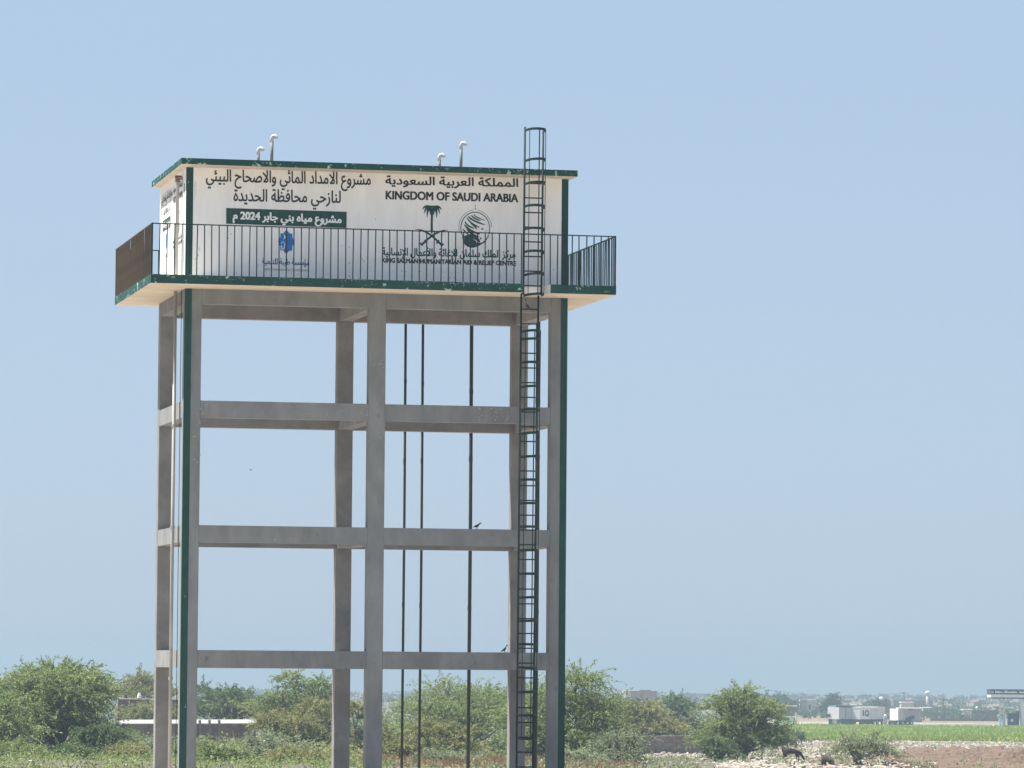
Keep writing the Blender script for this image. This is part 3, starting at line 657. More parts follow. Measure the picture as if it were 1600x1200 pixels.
tree('thorn_bush', 'bright yellow green bush in front of the feathery acacia, right bay', 'bush', 668, 208, 180, 1108, 1196, kind='leaf_yellow', lobes=26, nleaf=24000, feather=.75, flat=.1)
tree('thorn_bush', 'small very dark bush beside the right rear column', 'bush', 782, 230, 60, 1140, 1188, kind='leaf_dark', lobes=9, nleaf=5500, feather=.6, flat=.1)
tree('acacia_tree', 'feathery acacia with drooping fronds just right of the tower', 'tree', 880, 205, 190, 1042, 1192, kind='leaf_green', lobes=36, nleaf=33000, feather=1.5, flat=.12, group='trees round the tower', seed=4)
tree('thorn_bush', 'small grey green bush before the block wall on the right', 'bush', 966, 188, 80, 1142, 1198, kind='leaf_grey', lobes=12, nleaf=6500, feather=1.0, flat=.2)
tree('thorn_bush', 'rounded bush with brown tips behind the right block wall', 'bush', 1012, 325, 150, 1091, 1150, kind='leaf_yellow', lobes=26, nleaf=17000, feather=.95, flat=.1, leafL=.21, seed=6)
tree('thorn_bush', 'dark spiky tree behind the brown tipped bush', 'tree', 1060, 420, 80, 1076, 1150, kind='leaf_dark', lobes=14, nleaf=8000, feather=1.6, flat=.3, leafL=.27, seed=8)
tree('acacia_tree', 'full green acacia standing over the pale rubble on the right', 'tree', 1158, 240, 156, 1072, 1168, kind='leaf_green', lobes=34, nleaf=33000, feather=1.0, flat=.1, group='trees round the tower', seed=9)
tree('thorn_bush', 'dark low bush under the left side of the full right acacia', 'bush', 1122, 232, 70, 1140, 1186, kind='leaf_dark', lobes=10, nleaf=6000, feather=.7, flat=.1)
tree('thorn_bush', 'sparse bush with bare grey stems at lower right', 'bush', 1342, 214, 118, 1146, 1184, kind='leaf_grey', lobes=13, nleaf=4200, feather=1.0, flat=.4, stems=6, seed=1, tr=.38)
tree('thorn_bush', 'low straggling bush by the black goats', 'bush', 1240, 420, 60, 1140, 1157, kind='leaf_dark', lobes=8, nleaf=2500, feather=1.2, flat=.3, leafL=.25)
tree('round_tree', 'large dome shaped far tree beyond the van', 'tree', 1208, 1150, 72, 1079, 1106, kind='leaf_far', lobes=22, nleaf=12000, feather=2.2, flat=.2, leafL=.62)
tree('round_tree', 'small far tree behind the long trailer', 'tree', 1300, 1050, 34, 1087, 1112, kind='leaf_far', lobes=9, nleaf=4000, feather=2.0, flat=.3, leafL=.55)
tree('round_tree', 'dark far tree beside the small white tank', 'tree', 1372, 1250, 26, 1090, 1108, kind='leaf_far', lobes=8, nleaf=3000, feather=2.0, flat=.2, leafL=.6)
tree('round_tree', 'hazy far tree left of the square block house', 'tree', 960, 900, 44, 1086, 1115, kind='leaf_far', lobes=9, nleaf=3500, feather=2.0, flat=.2, leafL=.5)

# bare pale twigs poking out of the large acacia on the right
# far scrub belts
def scrub(name, label, px0, px1, d0, d1, n, h, material, leaf, sz=1.0):
    P = []; Dv = []
    for _ in range(n):
        px = random.uniform(px0, px1); d = random.uniform(d0, d1); x, y = at(px, d); z = gz(x, y)
        hh = h * random.uniform(.4, 1); r_ = hh * random.uniform(.7, 1.6)
        k = 26
        q = RNG.normal(size=(k, 3)) * np.array([r_ * .5, r_ * .5, hh * .28]); q[:, 2] = np.abs(q[:, 2]) + hh * .2
        P.append(q + np.array([x, y, z])); Dv.append(q * .5 + RNG.normal(size=(k, 3)) + np.array([0, 0, .5]))
    P = np.concatenate(P); Dv = np.concatenate(Dv); m_ = len(P)
    me = leaves_mesh(name, P, Dv, RNG.uniform(.6, 1.3, m_) * leaf, RNG.uniform(.3, .6, m_) * leaf, np.clip(RNG.normal(size=m_) * .22 + .45, 0, 1), material)
    o = link(name, me, None, kind='stuff', label=label); return o
scrub('far_scrub', 'grey green scrub belt behind the trucks and the sand lot', 1170, 1680, 1000, 1500, 380, 2.0, 'leaf_far', .9)
scrub('distant_scrub', 'hazy scrub on the distant plain', -150, 1750, 1600, 2500, 900, 2.2, 'leaf_far', 1.3)
scrub('low_scrub', 'small weeds among the pale rubble', 1100, 1620, 205, 470, 260, .6, 'leaf_grey', .16)
scrub('low_scrub_left', 'weeds and low thorn scrub around the walls and tree feet', -80, 950, 215, 430, 1300, 1.2, 'leaf_yellow', .22)
scrub('near_scrub', 'low green and grey thorn scrub along the bottom of the view', -120, 600, 118, 225, 1500, .6, 'leaf_green', .10)
scrub('near_scrub_right', 'thin low scrub beneath the right bay and beyond', 600, 1090, 122, 240, 420, .55, 'leaf_grey', .11)
scrub('middle_scrub', 'grey green scrub filling the land beyond the walls', -100, 1160, 440, 1500, 1500, 2.4, 'leaf_dark', .55)
scrub('verge_weeds', 'weeds along the far edge of the green field', 1190, 1640, 786, 800, 200, .5, 'leaf_yellow', .35)

# ------------------------------------------------------------------ green field
def zone(name, material, px0, px1, d0, d1, lift, nx=24, nd=10, **kw):
    m = MB(); vs = []
    for i in range(nd + 1):
        d = d0 + (d1 - d0) * i / nd
        for k in range(nx + 1):
            x, y = at(px0 + (px1 - px0) * k / nx, d); vs.append((x, y, gz(x, y) + lift))
    m.add(vs, [(i * (nx + 1) + k, i * (nx + 1) + k + 1, (i + 1) * (nx + 1) + k + 1, (i + 1) * (nx + 1) + k) for i in range(nd) for k in range(nx)])
    return m.build(name, material, **kw)
MT['field'] = mat('green crop ground', (.12, .17, .035), (.18, .23, .06), .25, .95)
MT['track'] = mat('pale sand track', (.19, .155, .12), (.25, .21, .165), .15, .95)
MT['reflector'] = mat('pale reflector ground', (.30, .26, .22), (.38, .34, .29), .4, .9)
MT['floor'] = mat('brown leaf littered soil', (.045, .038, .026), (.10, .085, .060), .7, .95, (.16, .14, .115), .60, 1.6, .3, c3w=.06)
zone('green_field', 'field', 1165, 1800, 520, 790, .12, 60, 30, kind='structure', label='strip of bright green crop field')
zone('tower_reflector', 'reflector', -1400, 3200, 30, 126, .10, 30, 24, kind='structure', label='unseen pale yard round the foot of the tower')  # pale sheet out of view, added to throw sunlight up onto the tower
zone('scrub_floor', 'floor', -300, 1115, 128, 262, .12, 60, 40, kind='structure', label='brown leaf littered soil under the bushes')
zone('sand_track', 'track', 1150, 1900, 800, 940, .12, 60, 16, kind='structure', label='pale sand lot where the trucks stand')
# crop blades
n = 52000
px = RNG.uniform(1168, 1790, n); dd = 520 + (785 - 520) * RNG.random(n) ** 1.3
PX = CAM.x + F2.x * dd + R2.x * (px + 3.8 - 800) / F * dd; PY = CAM.y + F2.y * dd + R2.y * (px + 3.8 - 800) / F * dd
PZ = np.array([gz(a, b) for a, b in zip(PX, PY)])
cl = np.sin(PX * .35) * np.sin(PY * .21) * .16
me = leaves_mesh('field_crop', np.stack([PX, PY, PZ], 1), RNG.normal(size=(n, 3)) * .35 + np.array([0, 0, 1.0]), RNG.uniform(.35, .8, n) * (1 + cl), RNG.uniform(.16, .34, n), np.clip(RNG.normal(size=n) * .2 + .45 + cl * 1.2, 0, 1), 'grass')
link('field_crop', me, None, kind='stuff', label='bright green crop growing in the field strip')
# dry grass at the bottom
n = 13000
px = np.concatenate([RNG.uniform(560, 960, n // 2), RNG.uniform(640, 800, n // 4), RNG.uniform(860, 1000, n // 4)]); dd = RNG.uniform(148, 262, len(px))
PX = CAM.x + F2.x * dd + R2.x * (px + 3.8 - 800) / F * dd; PY = CAM.y + F2.y * dd + R2.y * (px + 3.8 - 800) / F * dd
PZ = np.array([gz(a, b) for a, b in zip(PX, PY)])
me = leaves_mesh('dry_grass', np.stack([PX, PY, PZ], 1), RNG.normal(size=(len(px), 3)) * .5 + np.array([0, 0, .9]), RNG.uniform(.25, .6, len(px)), RNG.uniform(.02, .05, len(px)), np.clip(RNG.normal(size=len(px)) * .25 + .5, 0, 1), 'drygrass')
link('dry_grass', me, None, kind='stuff', label='dry straw and orange grass under the bushes')

# ------------------------------------------------------------------ stones, litter, dug soil
def stones(name, label, material, spots, smin, smax, flat=.55):
    m = MB()
    ico = [(-1, -1, 0), (1, -1, 0), (1, 1, 0), (-1, 1, 0), (-.6, -.6, .8), (.7, -.5, .6), (.5, .6, .9), (-.6, .7, .7)]
    fc = [(4, 5, 6, 7), (0, 1, 5, 4), (1, 2, 6, 5), (2, 3, 7, 6), (3, 0, 4, 7)]
    for px, d in spots:
        x, y = at(px, d); z = gz(x, y); s = random.uniform(smin, smax) * random.uniform(.5, 1); a = random.uniform(0, 6.28); ca, sa = math.cos(a), math.sin(a)
        sx, sy, sz = s * random.uniform(.6, 1.5), s * random.uniform(.6, 1.2), s * flat * random.uniform(.5, 1.6)
        vs = [((p[0] * sx * ca - p[1] * sy * sa) * random.uniform(.8, 1.2) + x, (p[0] * sx * sa + p[1] * sy * ca) * random.uniform(.8, 1.2) + y, z + p[2] * sz * random.uniform(.7, 1.3)) for p in ico]
        m.add(vs, fc)
    return m.build(name, material, kind='stuff', label=label)
def spots(n, px0, px1, d0, d1, pw=1.6):
    return [(random.uniform(px0, px1), d0 + (d1 - d0) * random.random() ** pw) for _ in range(n)]
stones('rubble', 'pale limestone rubble scattered over the right foreground', 'stone', spots(7500, 1085, 1640, 300, 516, 1.2) + spots(3500, 1085, 1400, 192, 330) + spots(1500, 930, 1110, 195, 300) + spots(900, 150, 600, 200, 420), .06, .26)
stones('litter', 'white scraps and bright stones strewn among the rubble', 'litter', spots(1300, 1085, 1640, 192, 500) + spots(700, 1340, 1640, 200, 350, 1) + spots(160, 560, 1110, 198, 320) + spots(420, -100, 600, 150, 330), .05, .20, .5)
# dug soil heaps
def heap(px0, px1, d0, d1, h, seed, label):
    m = MB(); nx, nd = 70, 24; vs = []; rnd = random.Random(seed)
    ph = [(rnd.uniform(.5, 3.5), rnd.uniform(.5, 3.5), rnd.uniform(0, 6)) for _ in range(9)]
    for i in range(nd + 1):
        for k in range(nx + 1):
            s, t_ = k / nx, i / nd; x, y = at(px0 + (px1 - px0) * s, d0 + (d1 - d0) * t_)
            e = math.sin(math.pi * s) ** .5 * math.sin(math.pi * t_) ** .8 if 0 < s < 1 and 0 < t_ < 1 else 0
            nz = sum(math.sin(x * a + y * b * .6 + c) for a, b, c in ph) / 9
            vs.append((x, y, gz(x, y) - .04 + e * h * (.6 + .5 * nz + rnd.uniform(-.12, .12))))
    m.add(vs, [(i * (nx + 1) + k, i * (nx + 1) + k + 1, (i + 1) * (nx + 1) + k + 1, (i + 1) * (nx + 1) + k) for i in range(nd) for k in range(nx)])
    return m.build('soil_mound', 'dirt', kind='structure', label=label)
heap(1340, 1720, 225, 345, .95, 4, 'low bank of reddish brown dug soil at lower right')
heap(1460, 1800, 195, 262, .8, 7, 'nearer heap of smooth brown soil at the right edge')
heap(1250, 1365, 214, 262, .28, 9, 'small patch of orange soil by the goats')
stones('soil_clods', 'brown clods and stones on the dug soil', 'dirt', spots(2600, 1270, 1640, 192, 350), .06, .24)

# ------------------------------------------------------------------ block walls
def block_wall(name, label, px0, d0, px1, d1, ztop_row, bl, bh, material, coping=None, cat='wall', th=.2, end_pillar=False, drop=0):
    xa, ya = at(px0, d0); xb, yb = at(px1, d1); L = math.hypot(xb - xa, yb - ya); ang = math.atan2(yb - ya, xb - xa)
    z0 = min(gz(xa, ya), gz(xb, yb)) - .2; zt = zrow((px0 + px1) / 2, ztop_row, (d0 + d1) / 2); H = zt - z0
    w = thing(name, label, cat, (xa, ya, z0), ang)
    MB().box((.01, .03, 0), (L - .01, th - .03, H - .02)).build('mortar_core', 'mortar', w)
    nb = max(1, round(L / bl)); nr = max(1, round(H / bh)); bw_, bh_ = L / nb, H / nr
    base = MB().box((0.008, 0, .008), (bw_ - .010, th, bh_ - .010)); ob = base.build('block', material, None); bev(ob, .012)
    cnt = 0
    for r_ in range(nr - 1, -1, -1):
        sh = (r_ % 2) * bw_ / 2
        for k in range(nb):
            x = k * bw_ + sh
            if x + bw_ > L + .01: continue
            if cnt >= 296: break
            if r_ >= nr - 1 and random.random() < drop: continue
            o = copy_obj(ob, w, (x, random.uniform(-.012, .012), r_ * bh_)); cnt += 1
    bpy.data.objects.remove(ob)
    if coping:   # sloping mortar cap, its front slope catches the sun
        m = MB(); pr = [(-.07, .0), (-.07, .05), (th * .5, .27), (th + .06, .27), (th + .06, 0)]
        vs = [(-.05, y, H + .002 + z) for y, z in pr] + [(L + .05, y, H + .002 + z) for y, z in pr]
        m.add(vs, [(0, 1, 2, 3, 4), (9, 8, 7, 6, 5)] + [(i, i + 5, (i + 1) % 5 + 5, (i + 1) % 5) for i in range(5)]).build('coping', coping, w)
    if end_pillar: MB().box((L + .01, -.02, 0), (L + .22, th + .02, H * .62)).build('end_pillar', 'coping', w)
    return w
w1 = block_wall('block_wall', 'weathered brown block wall with a bright white coping, left of and behind the tower', 192, 272, 402, 278, 1131, .42, .235, 'blockpink', 'coping')
for k in range(5):   # buttress seams on the white topped wall
    MB().box((4.2 + k * .72, -.09, 0), (4.36 + k * .72, -.001, 2.2)).build('buttress', 'mortar', w1)
block_wall('block_wall', 'dark grey brown block wall between two acacias at right, with bushes hanging over it', 968, 292, 1106, 298, 1149, .44, .225, 'block', None, end_pillar=True, drop=.15)
w3 = thing('mud_wall', 'low brown mud wall behind the white topped wall', 'wall', (*at(186, 345), gz(*at(186, 345)) - .3), YAW)
hh = zrow(240, 1093, 345) - gz(*at(186, 345)) + .3
MB().box((0, 0, 0), (6.2, .3, hh)).build('wall_body', 'mudwall', w3)
MB().box((-.05, -.06, hh + .002), (6.25, .36, hh + .07)).build('wall_cap', 'coping', w3)
st = thing('stone_cairn', 'small pale stone pillar standing on the mud wall', 'stone', (*at(219, 345), zrow(219, 1092.5, 345)+.08), YAW)
for k, (s_, z_) in enumerate(((.20, 0), (.17, .15), (.11, .30))): MB().tube([(0, .1, z_), (0, .1, z_ + .07), (0, .1, z_ + .145)], [s_ * .8, s_, s_ * .75], 7).build('stone', 'coping', st)
# dark metal frame showing above the lower edge
x, y = at(505, 186); fz = zrow(530, 1192.8, 186)
fr = thing('metal_frame', 'black rectangular metal frame among the bushes at the foot of the tower', 'frame', (x, y, gz(x, y)), YAW)
Lf = 50 / F * 186; hf = fz - gz(x, y)
for nm, a, b in (('post', (0, 0, 0), (.05, .05, hf)), ('post', (Lf - .05, 0, 0), (Lf, .05, hf)), ('rail', (.05, 0, hf - .05), (Lf - .05, .05, hf)), ('rail', (.05, 0, .1), (Lf - .05, .05, .15))):
    MB().box(a, b).build(nm, 'tyre', fr)
# low pale slab behind it
x, y = at(452, 198); MB().box((0, 0, 0), (2.9, .25, zrow(480, 1189.5, 198) - gz(x, y))).build('low_kerb', 'coping', None, (x, y, gz(x, y)), kind='structure', label='low pale kerb behind the black frame').rotation_euler = (0, 0, YAW)

# ------------------------------------------------------------------ goats
def goat(loc, rot, label, joints, edges, extra=None):
    t_ = thing('goat', label, 'goat', loc, rot)
    me = bpy.data.meshes.new('body'); me.from_pydata([j[0] for j in joints], edges, []); me.materials.append(MT['goat'])
    o = link('body', me, t_)
    sk = o.modifiers.new('skin', 'SKIN'); o.modifiers.new('sub', 'SUBSURF').levels = 1; o.modifiers['sub'].render_levels = 1
    sv = me.skin_vertices[0].data if me.skin_vertices else None
    if sv is None:
        bm = bmesh.new(); bm.from_mesh(me); bm.verts.layers.skin.verify(); bm.to_mesh(me); bm.free(); sv = me.skin_vertices[0].data
    for i, j in enumerate(joints): sv[i].radius = j[1] if isinstance(j[1], tuple) else (j[1], j[1])
    sv[0].use_root = True
    for sg in (-1, 1):
        hx, hy, hz_ = extra['head']
        MB().tube([(hx - .02, sg * .03, hz_ + .03), (hx - .09, sg * .05, hz_ + .10), (hx - .17, sg * .06, hz_ + .10)], [.016, .012, .004], 6).build('horn', 'horn', t_)
        MB().add([(hx - .03, sg * .04, hz_ + .01), (hx - .05, sg * .13, hz_ - .03), (hx - .01, sg * .12, hz_ - .06), (hx + .01, sg * .04, hz_ - .02), (hx - .03, sg * .04, hz_ + .02), (hx - .05, sg * .13, hz_ - .02), (hx - .01, sg * .12, hz_ - .05), (hx + .01, sg * .04, hz_ - .01)], [(0, 1, 2, 3), (4, 7, 6, 5), (0, 4, 5, 1), (1, 5, 6, 2), (2, 6, 7, 3), (3, 7, 4, 0)]).build('ear', 'goat', t_)
    return t_
J = [((-.36, 0, .60), (.13, .15)), ((-.12, 0, .60), (.13, .16)), ((.12, 0, .59), (.13, .16)), ((.30, 0, .57), (.12, .15)),
     ((.42, 0, .50), (.075, .09)), ((.53, 0, .36), (.06, .07)), ((.60, 0, .24), (.06, .065)), ((.66, 0, .12), (.035, .04)),      # neck, head grazing
     ((-.38, .09, .45), .075), ((-.34, .09, .34), .05), ((-.44, .09, .22), .032), ((-.41, .09, .02), .026),
     ((-.33, -.09, .45), .075), ((-.27, -.09, .34), .05), ((-.36, -.09, .22), .032), ((-.33, -.09, .02), .026),
     ((.28, .08, .40), .055), ((.27, .08, .23), .035), ((.29, .08, .02), .026), ((.33, -.08, .40), .055), ((.36, -.08, .23), .035), ((.34, -.08, .02), .026),
     ((-.47, 0, .68), .035), ((-.54, 0, .75), .022)]
Ed = [(0, 1), (1, 2), (2, 3), (3, 4), (4, 5), (5, 6), (6, 7), (0, 8), (8, 9), (9, 10), (10, 11), (0, 12), (12, 13), (13, 14), (14, 15), (3, 16), (16, 17), (17, 18), (3, 19), (19, 20), (20, 21), (0, 22), (22, 23)]
xg, yg = at(1236, 222)
goat((xg, yg, zrow(1236, 1191, 222)), YAW + .05, 'black goat grazing with its head down on the pale rubble', J, Ed, {'head': (.58, 0, .30)})
GB = gz(xg, yg)
xg2, yg2 = at(1292, 205)
goat((xg2, yg2, zrow(1292, 1205, 205)), YAW - 1.1, 'second black goat, only its rounded back showing at the bottom edge', J, Ed, {'head': (.58, 0, .30)})
print('goat z', GB, zrow(1236, 1191, 222), gz(xg2, yg2), zrow(1292, 1205, 205))

# ------------------------------------------------------------------ vehicles and far buildings
def wheels(t_, xs_, r_, y0, y1):
    for x in xs_:
        for y in (y0, y1):
            wh = MB().tube([(x, y, r_), (x, y + .28, r_)], r_, 12).build('wheel', 'tyre', t_)
            MB().tube([(x, y - .01, r_), (x, y + .29, r_)], r_ * .45, 8).build('rim', 'tin', wh)
d = 862; K = d / F
def base(px, d=862): x, y = at(px, d); return (x, y, gz(x, y) + .05)
A1 = 1.02
t1 = thing('box_trailer', 'long trailer painted sunlit white on its end and shade grey on its sides, leftmost of the trucks', 'trailer', base(1310), YAW + A1)
MB().box((0, 0, 1.25), (7.4, 2.5, 3.50)).build('box', 'tingrey', t1)  # grey and white tones paint in the shaded sides and sunlit end
MB().box((-.06, -.02, 1.22), (-.002, 2.52, 3.55)).build('end_wall', 'tin', t1)
MB().box((-.7, 1.9, 1.6), (-.07, 2.6, 2.2)).build('cooling_unit', 'chassis', t1)
for a_ in (.05, 2.75, 7.2): MB().box((a_, -.05, 1.2), (a_ + .12, -.002, 3.52)).build('side_rib', 'chassis', t1)
MB().box((.6, .2, 3.52), (6.8, 2.3, 3.88)).build('roof_rack', 'navy', t1)
MB().box((-.05, .9, 3.56), (.5, 2.3, 3.86)).build('roof_hatch', 'lightblue', t1)
MB().box((.1, .1, .72), (7.3, 2.4, 1.22)).build('chassis', 'chassis', t1); MB().box((1.2, .02, .22), (7.2, .10, .9)).build('skirt', 'chassis', t1)
MB().prism([(-.02, .5), (.02, .5), (.02, 1.5), (-.02, 1.5)], .35, 1.2).build('mud_flap', 'housegrey', t1)
wheels(t1, (.6, 1.8, 3.4, 4.6, 6.6), .5, .1, 2.1)
t2 = thing('container_truck', 'cream topped container truck with a dark logo on its side', 'truck', base(1342, 866), YAW + A1)
MB().box((0, 0, 1.15), (10.9, 2.5, 3.25)).build('container', 'tin', t2); MB().box((-.02, -.06, 3.252), (11.0, 2.56, 3.56)).build('container_top', 'cream', t2)
for k in range(12): MB().box((4.6 + k * .52, -.05, 1.2), (4.74 + k * .52, -.002, 3.2)).build('rib', 'tingrey', t2)
MB().add([(1.2, -.01, 1.85), (1.85, -.01, 1.8), (1.85, -.01, 2.95), (1.2, -.01, 3.0)], [(0, 1, 2, 3)]).build('logo_bar', 'window', t2)
lg = MB()
for k in range(14):
    a0, a1 = 2 * math.pi * k / 14, 2 * math.pi * (k + 1) / 14
    lg.add([(3.15 + math.cos(a) * r_ * 1.9, -.01, 2.35 + math.sin(a) * r_ * 1.2) for a, r_ in ((a0, .26), (a1, .26), (a1, .56), (a0, .56))], [(0, 1, 2, 3)])
lg.add([(3.2, -.014, 2.2), (3.9, -.014, 1.65), (4.15, -.014, 1.78), (3.5, -.014, 2.3)], [(0, 1, 2, 3)])
lg.build('logo_ring', 'window', t2)
MB().box((0, .1, .62), (11.1, 2.4, 1.14)).build('chassis', 'chassis', t2); MB().box((.3, .02, .2), (5.4, .1, .9)).build('skirt', 'chassis', t2); wheels(t2, (.8, 2.0, 8.0, 10.2), .5, .05, 2.1)
t3 = thing('box_truck', 'small truck with a box painted sunlit white on its end and shade grey on its side and dark tyres stacked behind', 'truck', base(1402, 858), YAW + .68)
MB().box((0, 0, 1.0), (1.2, 2.3, 3.25)).build('cargo_box', 'tingrey', t3); MB().box((-.06, -.02, .98), (-.002, 2.32, 3.3)).build('end_wall', 'tin', t3)  # sunlit end and shaded side are put into the box colours
MB().box((-.4, .1, .5), (4.0, 2.2, .98)).build('chassis', 'chassis', t3); wheels(t3, (-.1, 1.2, 2.5, 3.6), .5, -.04, 1.95)
MB().box((1.5, .3, .99), (2.3, 1.9, 1.6)).build('engine_block', 'housegrey', t3)
for k in range(3): MB().tube([(3.0 + .15 * k, -.1 + k * .45, 1.35), (3.0 + .15 * k, .2 + k * .45, 1.37)], .50, 12).build('spare_tyre', 'tyre', t3)
sb = thing('stone_post', 'pale stubby post between the two right trucks', 'post', base(1382, 845), YAW)
MB().prism([(-.35, -.3), (.35, -.3), (.35, .3), (-.35, .3)], 0, 1.6).build('pedestal', 'housegrey', sb); MB().tube([(0, 0, 1.6), (0, 0, 2.0), (0, 0, 2.25)], [.3, .32, .1], 8).build('cap', 'house', sb)
# van
vn = thing('van', 'white van with dark windows half hidden behind the right acacia', 'van', base(1208, 760), YAW)
vb = MB(); pr = [(0, .45), (0, 1.25), (.5, 1.95), (4.0, 2.0), (4.05, .45)]
vs = [(x, 0, z) for x, z in pr] + [(x, 1.7, z) for x, z in pr]; vb.add(vs, [(0, 4, 3, 2, 1), (5, 6, 7, 8, 9)] + [(i, (i + 1) % 5, 5 + (i + 1) % 5, 5 + i) for i in range(5)]); vb.build('body', 'van', vn)
for a, b in ((.75, 1.5), (1.7, 2.6)): MB().box((a, -.02, 1.25), (b, .01, 1.75)).build('window', 'glass', vn)
wheels(vn, (.8, 3.2), .36, -.03, 1.45)

def house(name, label, px0, px1, d, top, mt, rot=0.0, depth=6, wins=(), roof=None, side=None, cat='house'):
    b_ = base((px0 + px1) / 2, d); x0, y0 = at(px0, d); w = (px1 - px0) / F * d; z0 = gz(x0, y0) - .4; h = zrow(px0, top, d) - z0
    t_ = thing(name, label, cat, (x0, y0, z0), YAW + rot)
    MB().box((0, 0, 0), (w, depth, h)).build('wall', mt, t_)
    if roof: MB().box((-.25, -.25, h + .002), (w + .25, depth + .25, h + .22)).build('roof', roof, t_)
    if side: MB().box((0, -.03, .3), (w * side, -.002, h - .1)).build('lit_face_panel', 'house', t_)  # pale strip on the front paints in the sunlit left face
    for a, b, c, e in wins: MB().box((w * a, -.04, h * c), (w * b, -.001, h * e)).build('window', 'window', t_)
    return t_, w, h
t_, w, h = house('block_house', 'square pinkish block house with a flat roof above the bushes', 977, 1026, 950, 1079, 'housepink', .10, 6, wins=((.02, .06, .86, .97), (.03, .10, .70, .80)), side=.17)
MB().box((w * .48, 1, h + .002), (w * .84, 3, h + .16)).build('roof_slab', 'mudwall', t_)
house('low_house', 'long low tan brick shed in front of the dome shaped tree', 1178, 1243, 1080, 1103.5, 'mudwall', 0, 5, wins=((.3, .36, .3, .6),), roof='cream')
house('ruined_house', 'small pale roofless house right of the dome shaped tree', 1249, 1260, 1150, 1092.5, 'housegrey', 0, 4)
house('low_house', 'small pinkish white house with a window near the dome shaped tree', 1258, 1273, 1160, 1093, 'house', 0, 5, wins=((.3, .5, .4, .7),))
house('low_house', 'grey flat roofed house with a dark door just behind the box truck', 1404, 1439, 960, 1107.5, 'housegrey', 0, 6, wins=((.40, .62, .92, .99), (.5, .66, .30, .58)), roof='cream')
house('low_house', 'white walled house beyond the grey flat roofed house', 1408, 1426, 1300, 1098, 'house', 0, 8, wins=((.3, .5, .3, .6),), roof='coping')
house('low_house', 'bright white low house at the foot of the ball topped water tower', 1440, 1455, 1200, 1105, 'coping', 0, 8, wins=((.6, .7, .3, .7),))
house('long_shed', 'long brown shed roofed with palm thatch on the skyline', 1394, 1456, 1600, 1093.5, 'housedark', 0, 8)
house('low_house', 'pale fronted house joined to a long dark wall, left of the petrol station', 1504, 1517, 1050, 1109.5, 'house', 0, 5, wins=((.35, .6, .3, .5),), roof='cream')
house('compound_wall', 'long dark brown compound wall beside the pale fronted house', 1517.5, 1556, 1050, 1109, 'housedark', 0, 5, cat='wall')
house('boundary_wall', 'thin dark boundary wall along the back of the sand lot', 1452, 1560, 1000, 1121.5, 'housedark', 0, .4, cat='wall')
house('low_house', 'tiny hazy white house on the distant plain beneath the power line', 1466, 1478, 1700, 1103, 'coping', 0, 6)
house('low_house', 'pale hut low behind the two trucks', 1330, 1346, 1500, 1101, 'house', 0, 6)

def tank(name, label, px, d, top, leg_top, r_, mt):
    x, y = at(px, d); z0 = gz(x, y); zt = zrow(px, top, d) - z0; zl = zrow(px, leg_top, d) - z0
    t_ = thing(name, label, 'water tank', (x, y, z0 - .3))
    MB().tube([(0, 0, 0), (0, 0, zl)], .45, 10).build('stem', mt, t_, smooth=True)
    MB().tube([(0, 0, zl), (0, 0, zl + (zt - zl) * .2), (0, 0, zl + (zt - zl) * .5), (0, 0, zl + (zt - zl) * .8), (0, 0, zt)], [r_ * .4, r_ * .85, r_, r_ * .8, r_ * .25], 14).build('ball', mt, t_, smooth=True)
    return t_
tank('water_tank', 'white ball topped water tank on a slim stem on the skyline', 1447.5, 1500, 1078, 1084, .85, 'coping')
tank('water_tank', 'small white domed tank above the far dark tree', 1375.5, 1350, 1087, 1094, .75, 'coping')
tank('water_tank', 'little white tank on the long dark compound wall', 1525, 1300, 1102, 1107, .55, 'coping')
for i, (px, d, top, lab) in enumerate(((1411, 1350, 1081, 'power pole with a short crossarm over the white houses'), (1472.5, 1100, 1091, 'dark leaning power pole left of the petrol station'), (1199, 1400, 1076.5, 'hazy power pole rising above the dome shaped tree'), (1243, 700, 1113, 'short pale post by the white van'))):
    x, y = at(px, d); z0 = gz(x, y); h = zrow(px, top, d) - z0
    t_ = thing('power_pole' if i < 3 else 'post', lab, 'pole' if i < 3 else 'post', (x, y, z0))
    MB().tube([(0, 0, -.3), (0, 0, h)], .14 if i < 3 else .12, 7).build('pole', 'bark' if i < 3 else 'coping', t_)
    if i < 3:
        MB().box((-1.1, -.06, h - .5), (1.1, .06, h - .35)).build('crossarm', 'bark', t_)
        for q in (-.9, 0, .9): MB().tube([(q, 0, h - .35), (q, 0, h - .15)], .05, 5).build('insulator', 'window', t_)
def cable(pa, pb, sag, lab):
    m = MB(); a, b = Vector(pa), Vector(pb); m.tube([a.lerp(b, k / 10) - Vector((0, 0, sag * 4 * (k / 10) * (1 - k / 10))) for k in range(11)], .05, 4)
    m.build('power_line', 'chassis', None, label=lab, category='power line')
pA = (*at(1411, 1350), zrow(1411, 1082, 1350)); pB = (*at(1472.5, 1100), zrow(1472.5, 1092, 1100)); pC = (*at(1640, 1000), zrow(1640, 1090, 1000)); pD = (*at(1199, 1400), zrow(1199, 1077.5, 1400))
cable(pA, pB, 1.0, 'thin power line between the two poles near the water tank'); cable(pB, pC, 1.2, 'thin power line running right behind the petrol station'); cable(pD, pA, 1.5, 'thin power line crossing the hazy sky above the trailers')

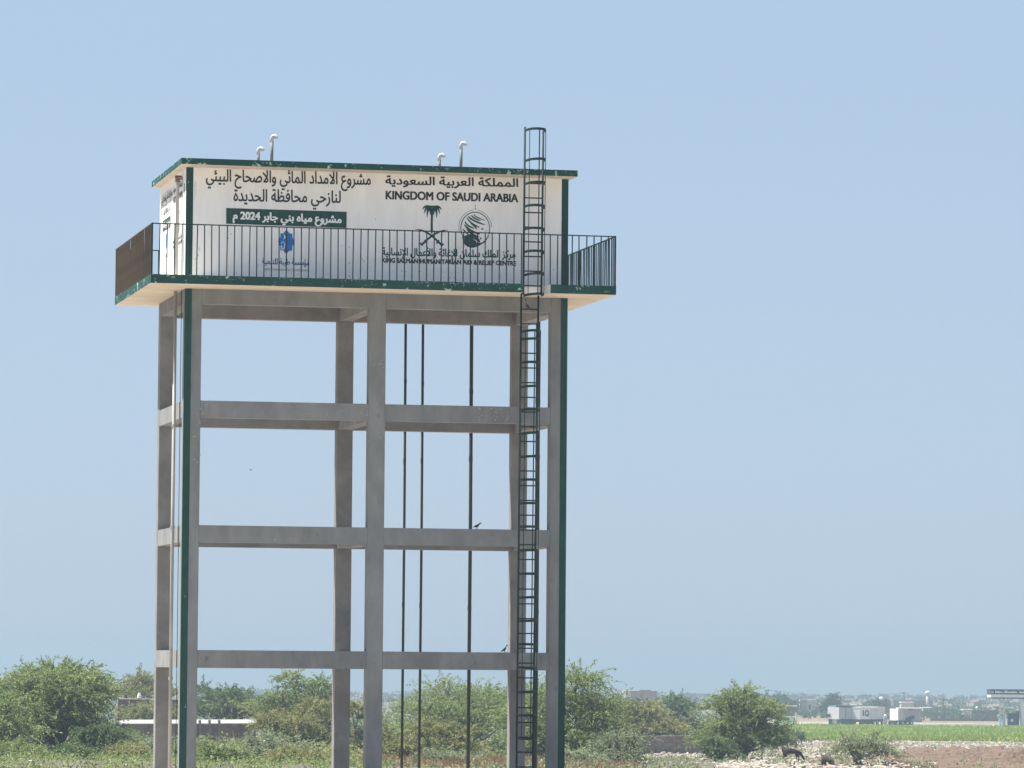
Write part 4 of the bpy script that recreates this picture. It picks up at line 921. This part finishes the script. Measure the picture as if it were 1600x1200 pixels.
# petrol station
st_ = thing('petrol_station', 'petrol station canopy on blue footed columns at the right edge', 'petrol station', base(1546, 820), YAW)
K = 820 / F; zz = lambda row: zrow(1560, row, 820) - base(1546, 820)[2]
ztop, zb1, zb2, zb3 = zz(1077), zz(1085), zz(1089.5), zz(1091.5)
MB().box((0, 0, zb1), (12, 6.5, ztop)).build('sign_board', 'navy', st_)
MB().box((.05, -.05, zb2), (12, 6.5, zb1 - .004)).build('fascia', 'canopywhite', st_)
MB().box((.6, .3, zb3), (12, 6.2, zb2 - .004)).build('ceiling', 'navy', st_)
for x in (1.75, 2.45):
    c_ = MB().box((x, 1.0, .3), (x + .35, 1.35, zb3)).build('column', 'house', st_)
    MB().box((x - .06, .94, .3), (x + .41, 1.41, zb3 * .42)).build('column_foot', 'lightblue', c_)
MB().box((1.0, .2, 0), (12, 6, .30)).build('forecourt_kerb', 'coping', st_)
pb_ = MB().box((3.4, 1.4, .3), (5.0, 2.4, 2.55)).build('fuel_pump', 'navy', st_)
MB().box((5.02, 1.5, .3), (5.5, 2.4, 2.9)).build('pump_side', 'chassis', st_)
MB().tube([(4.15, 1.38, 1.25), (4.15, 1.36, 1.25)], .30, 12).build('round_label', 'canopywhite', st_)
MB().box((5.85, 1.0, .3), (6.6, 3, zz(1091.5))).build('kiosk_wall', 'canopywhite', st_)
# sign lettering: white strokes along the board
sg_ = MB(); hb = (ztop - zb1)
def word(x0, x1):   # blurred white letter shapes as far as they can be made out
    z = zb1 + hb * .30; sg_.add([(x0, -.012, z), (x1, -.012, z), (x1, -.012, z + hb * .16), (x0, -.012, z + hb * .16)], [(0, 1, 2, 3)]); x = x0
    while x < x1 - .1:
        w = random.uniform(.08, .22); h_ = random.uniform(.12, .42) * hb
        sg_.add([(x, -.014, z), (x + w, -.014, z), (x + w * .8, -.014, z + hb * .12 + h_), (x + w * .2, -.014, z + hb * .12 + h_)], [(0, 1, 2, 3)]); x += w + random.uniform(.03, .12)
for a_, b_ in ((.15, .55), (.85, 2.25), (2.45, 5.0), (5.3, 6.4), (6.6, 8.0)): word(a_, b_)
sg_.build('sign_lettering', 'whitetext', st_)
br = thing('barrel', 'small dark barrel shape beside the fuel pump', 'barrel', (*at(1595, 826), base(1595, 826)[2] + .3), 0)
MB().tube([(0, 0, 0), (0, 0, .05), (0, 0, .85), (0, 0, .9)], [.28, .3, .3, .27], 12).build('drum', 'tyre', br); MB().tube([(0, 0, .46), (0, 0, .50)], .315, 12).build('hoop', 'chassis', br)
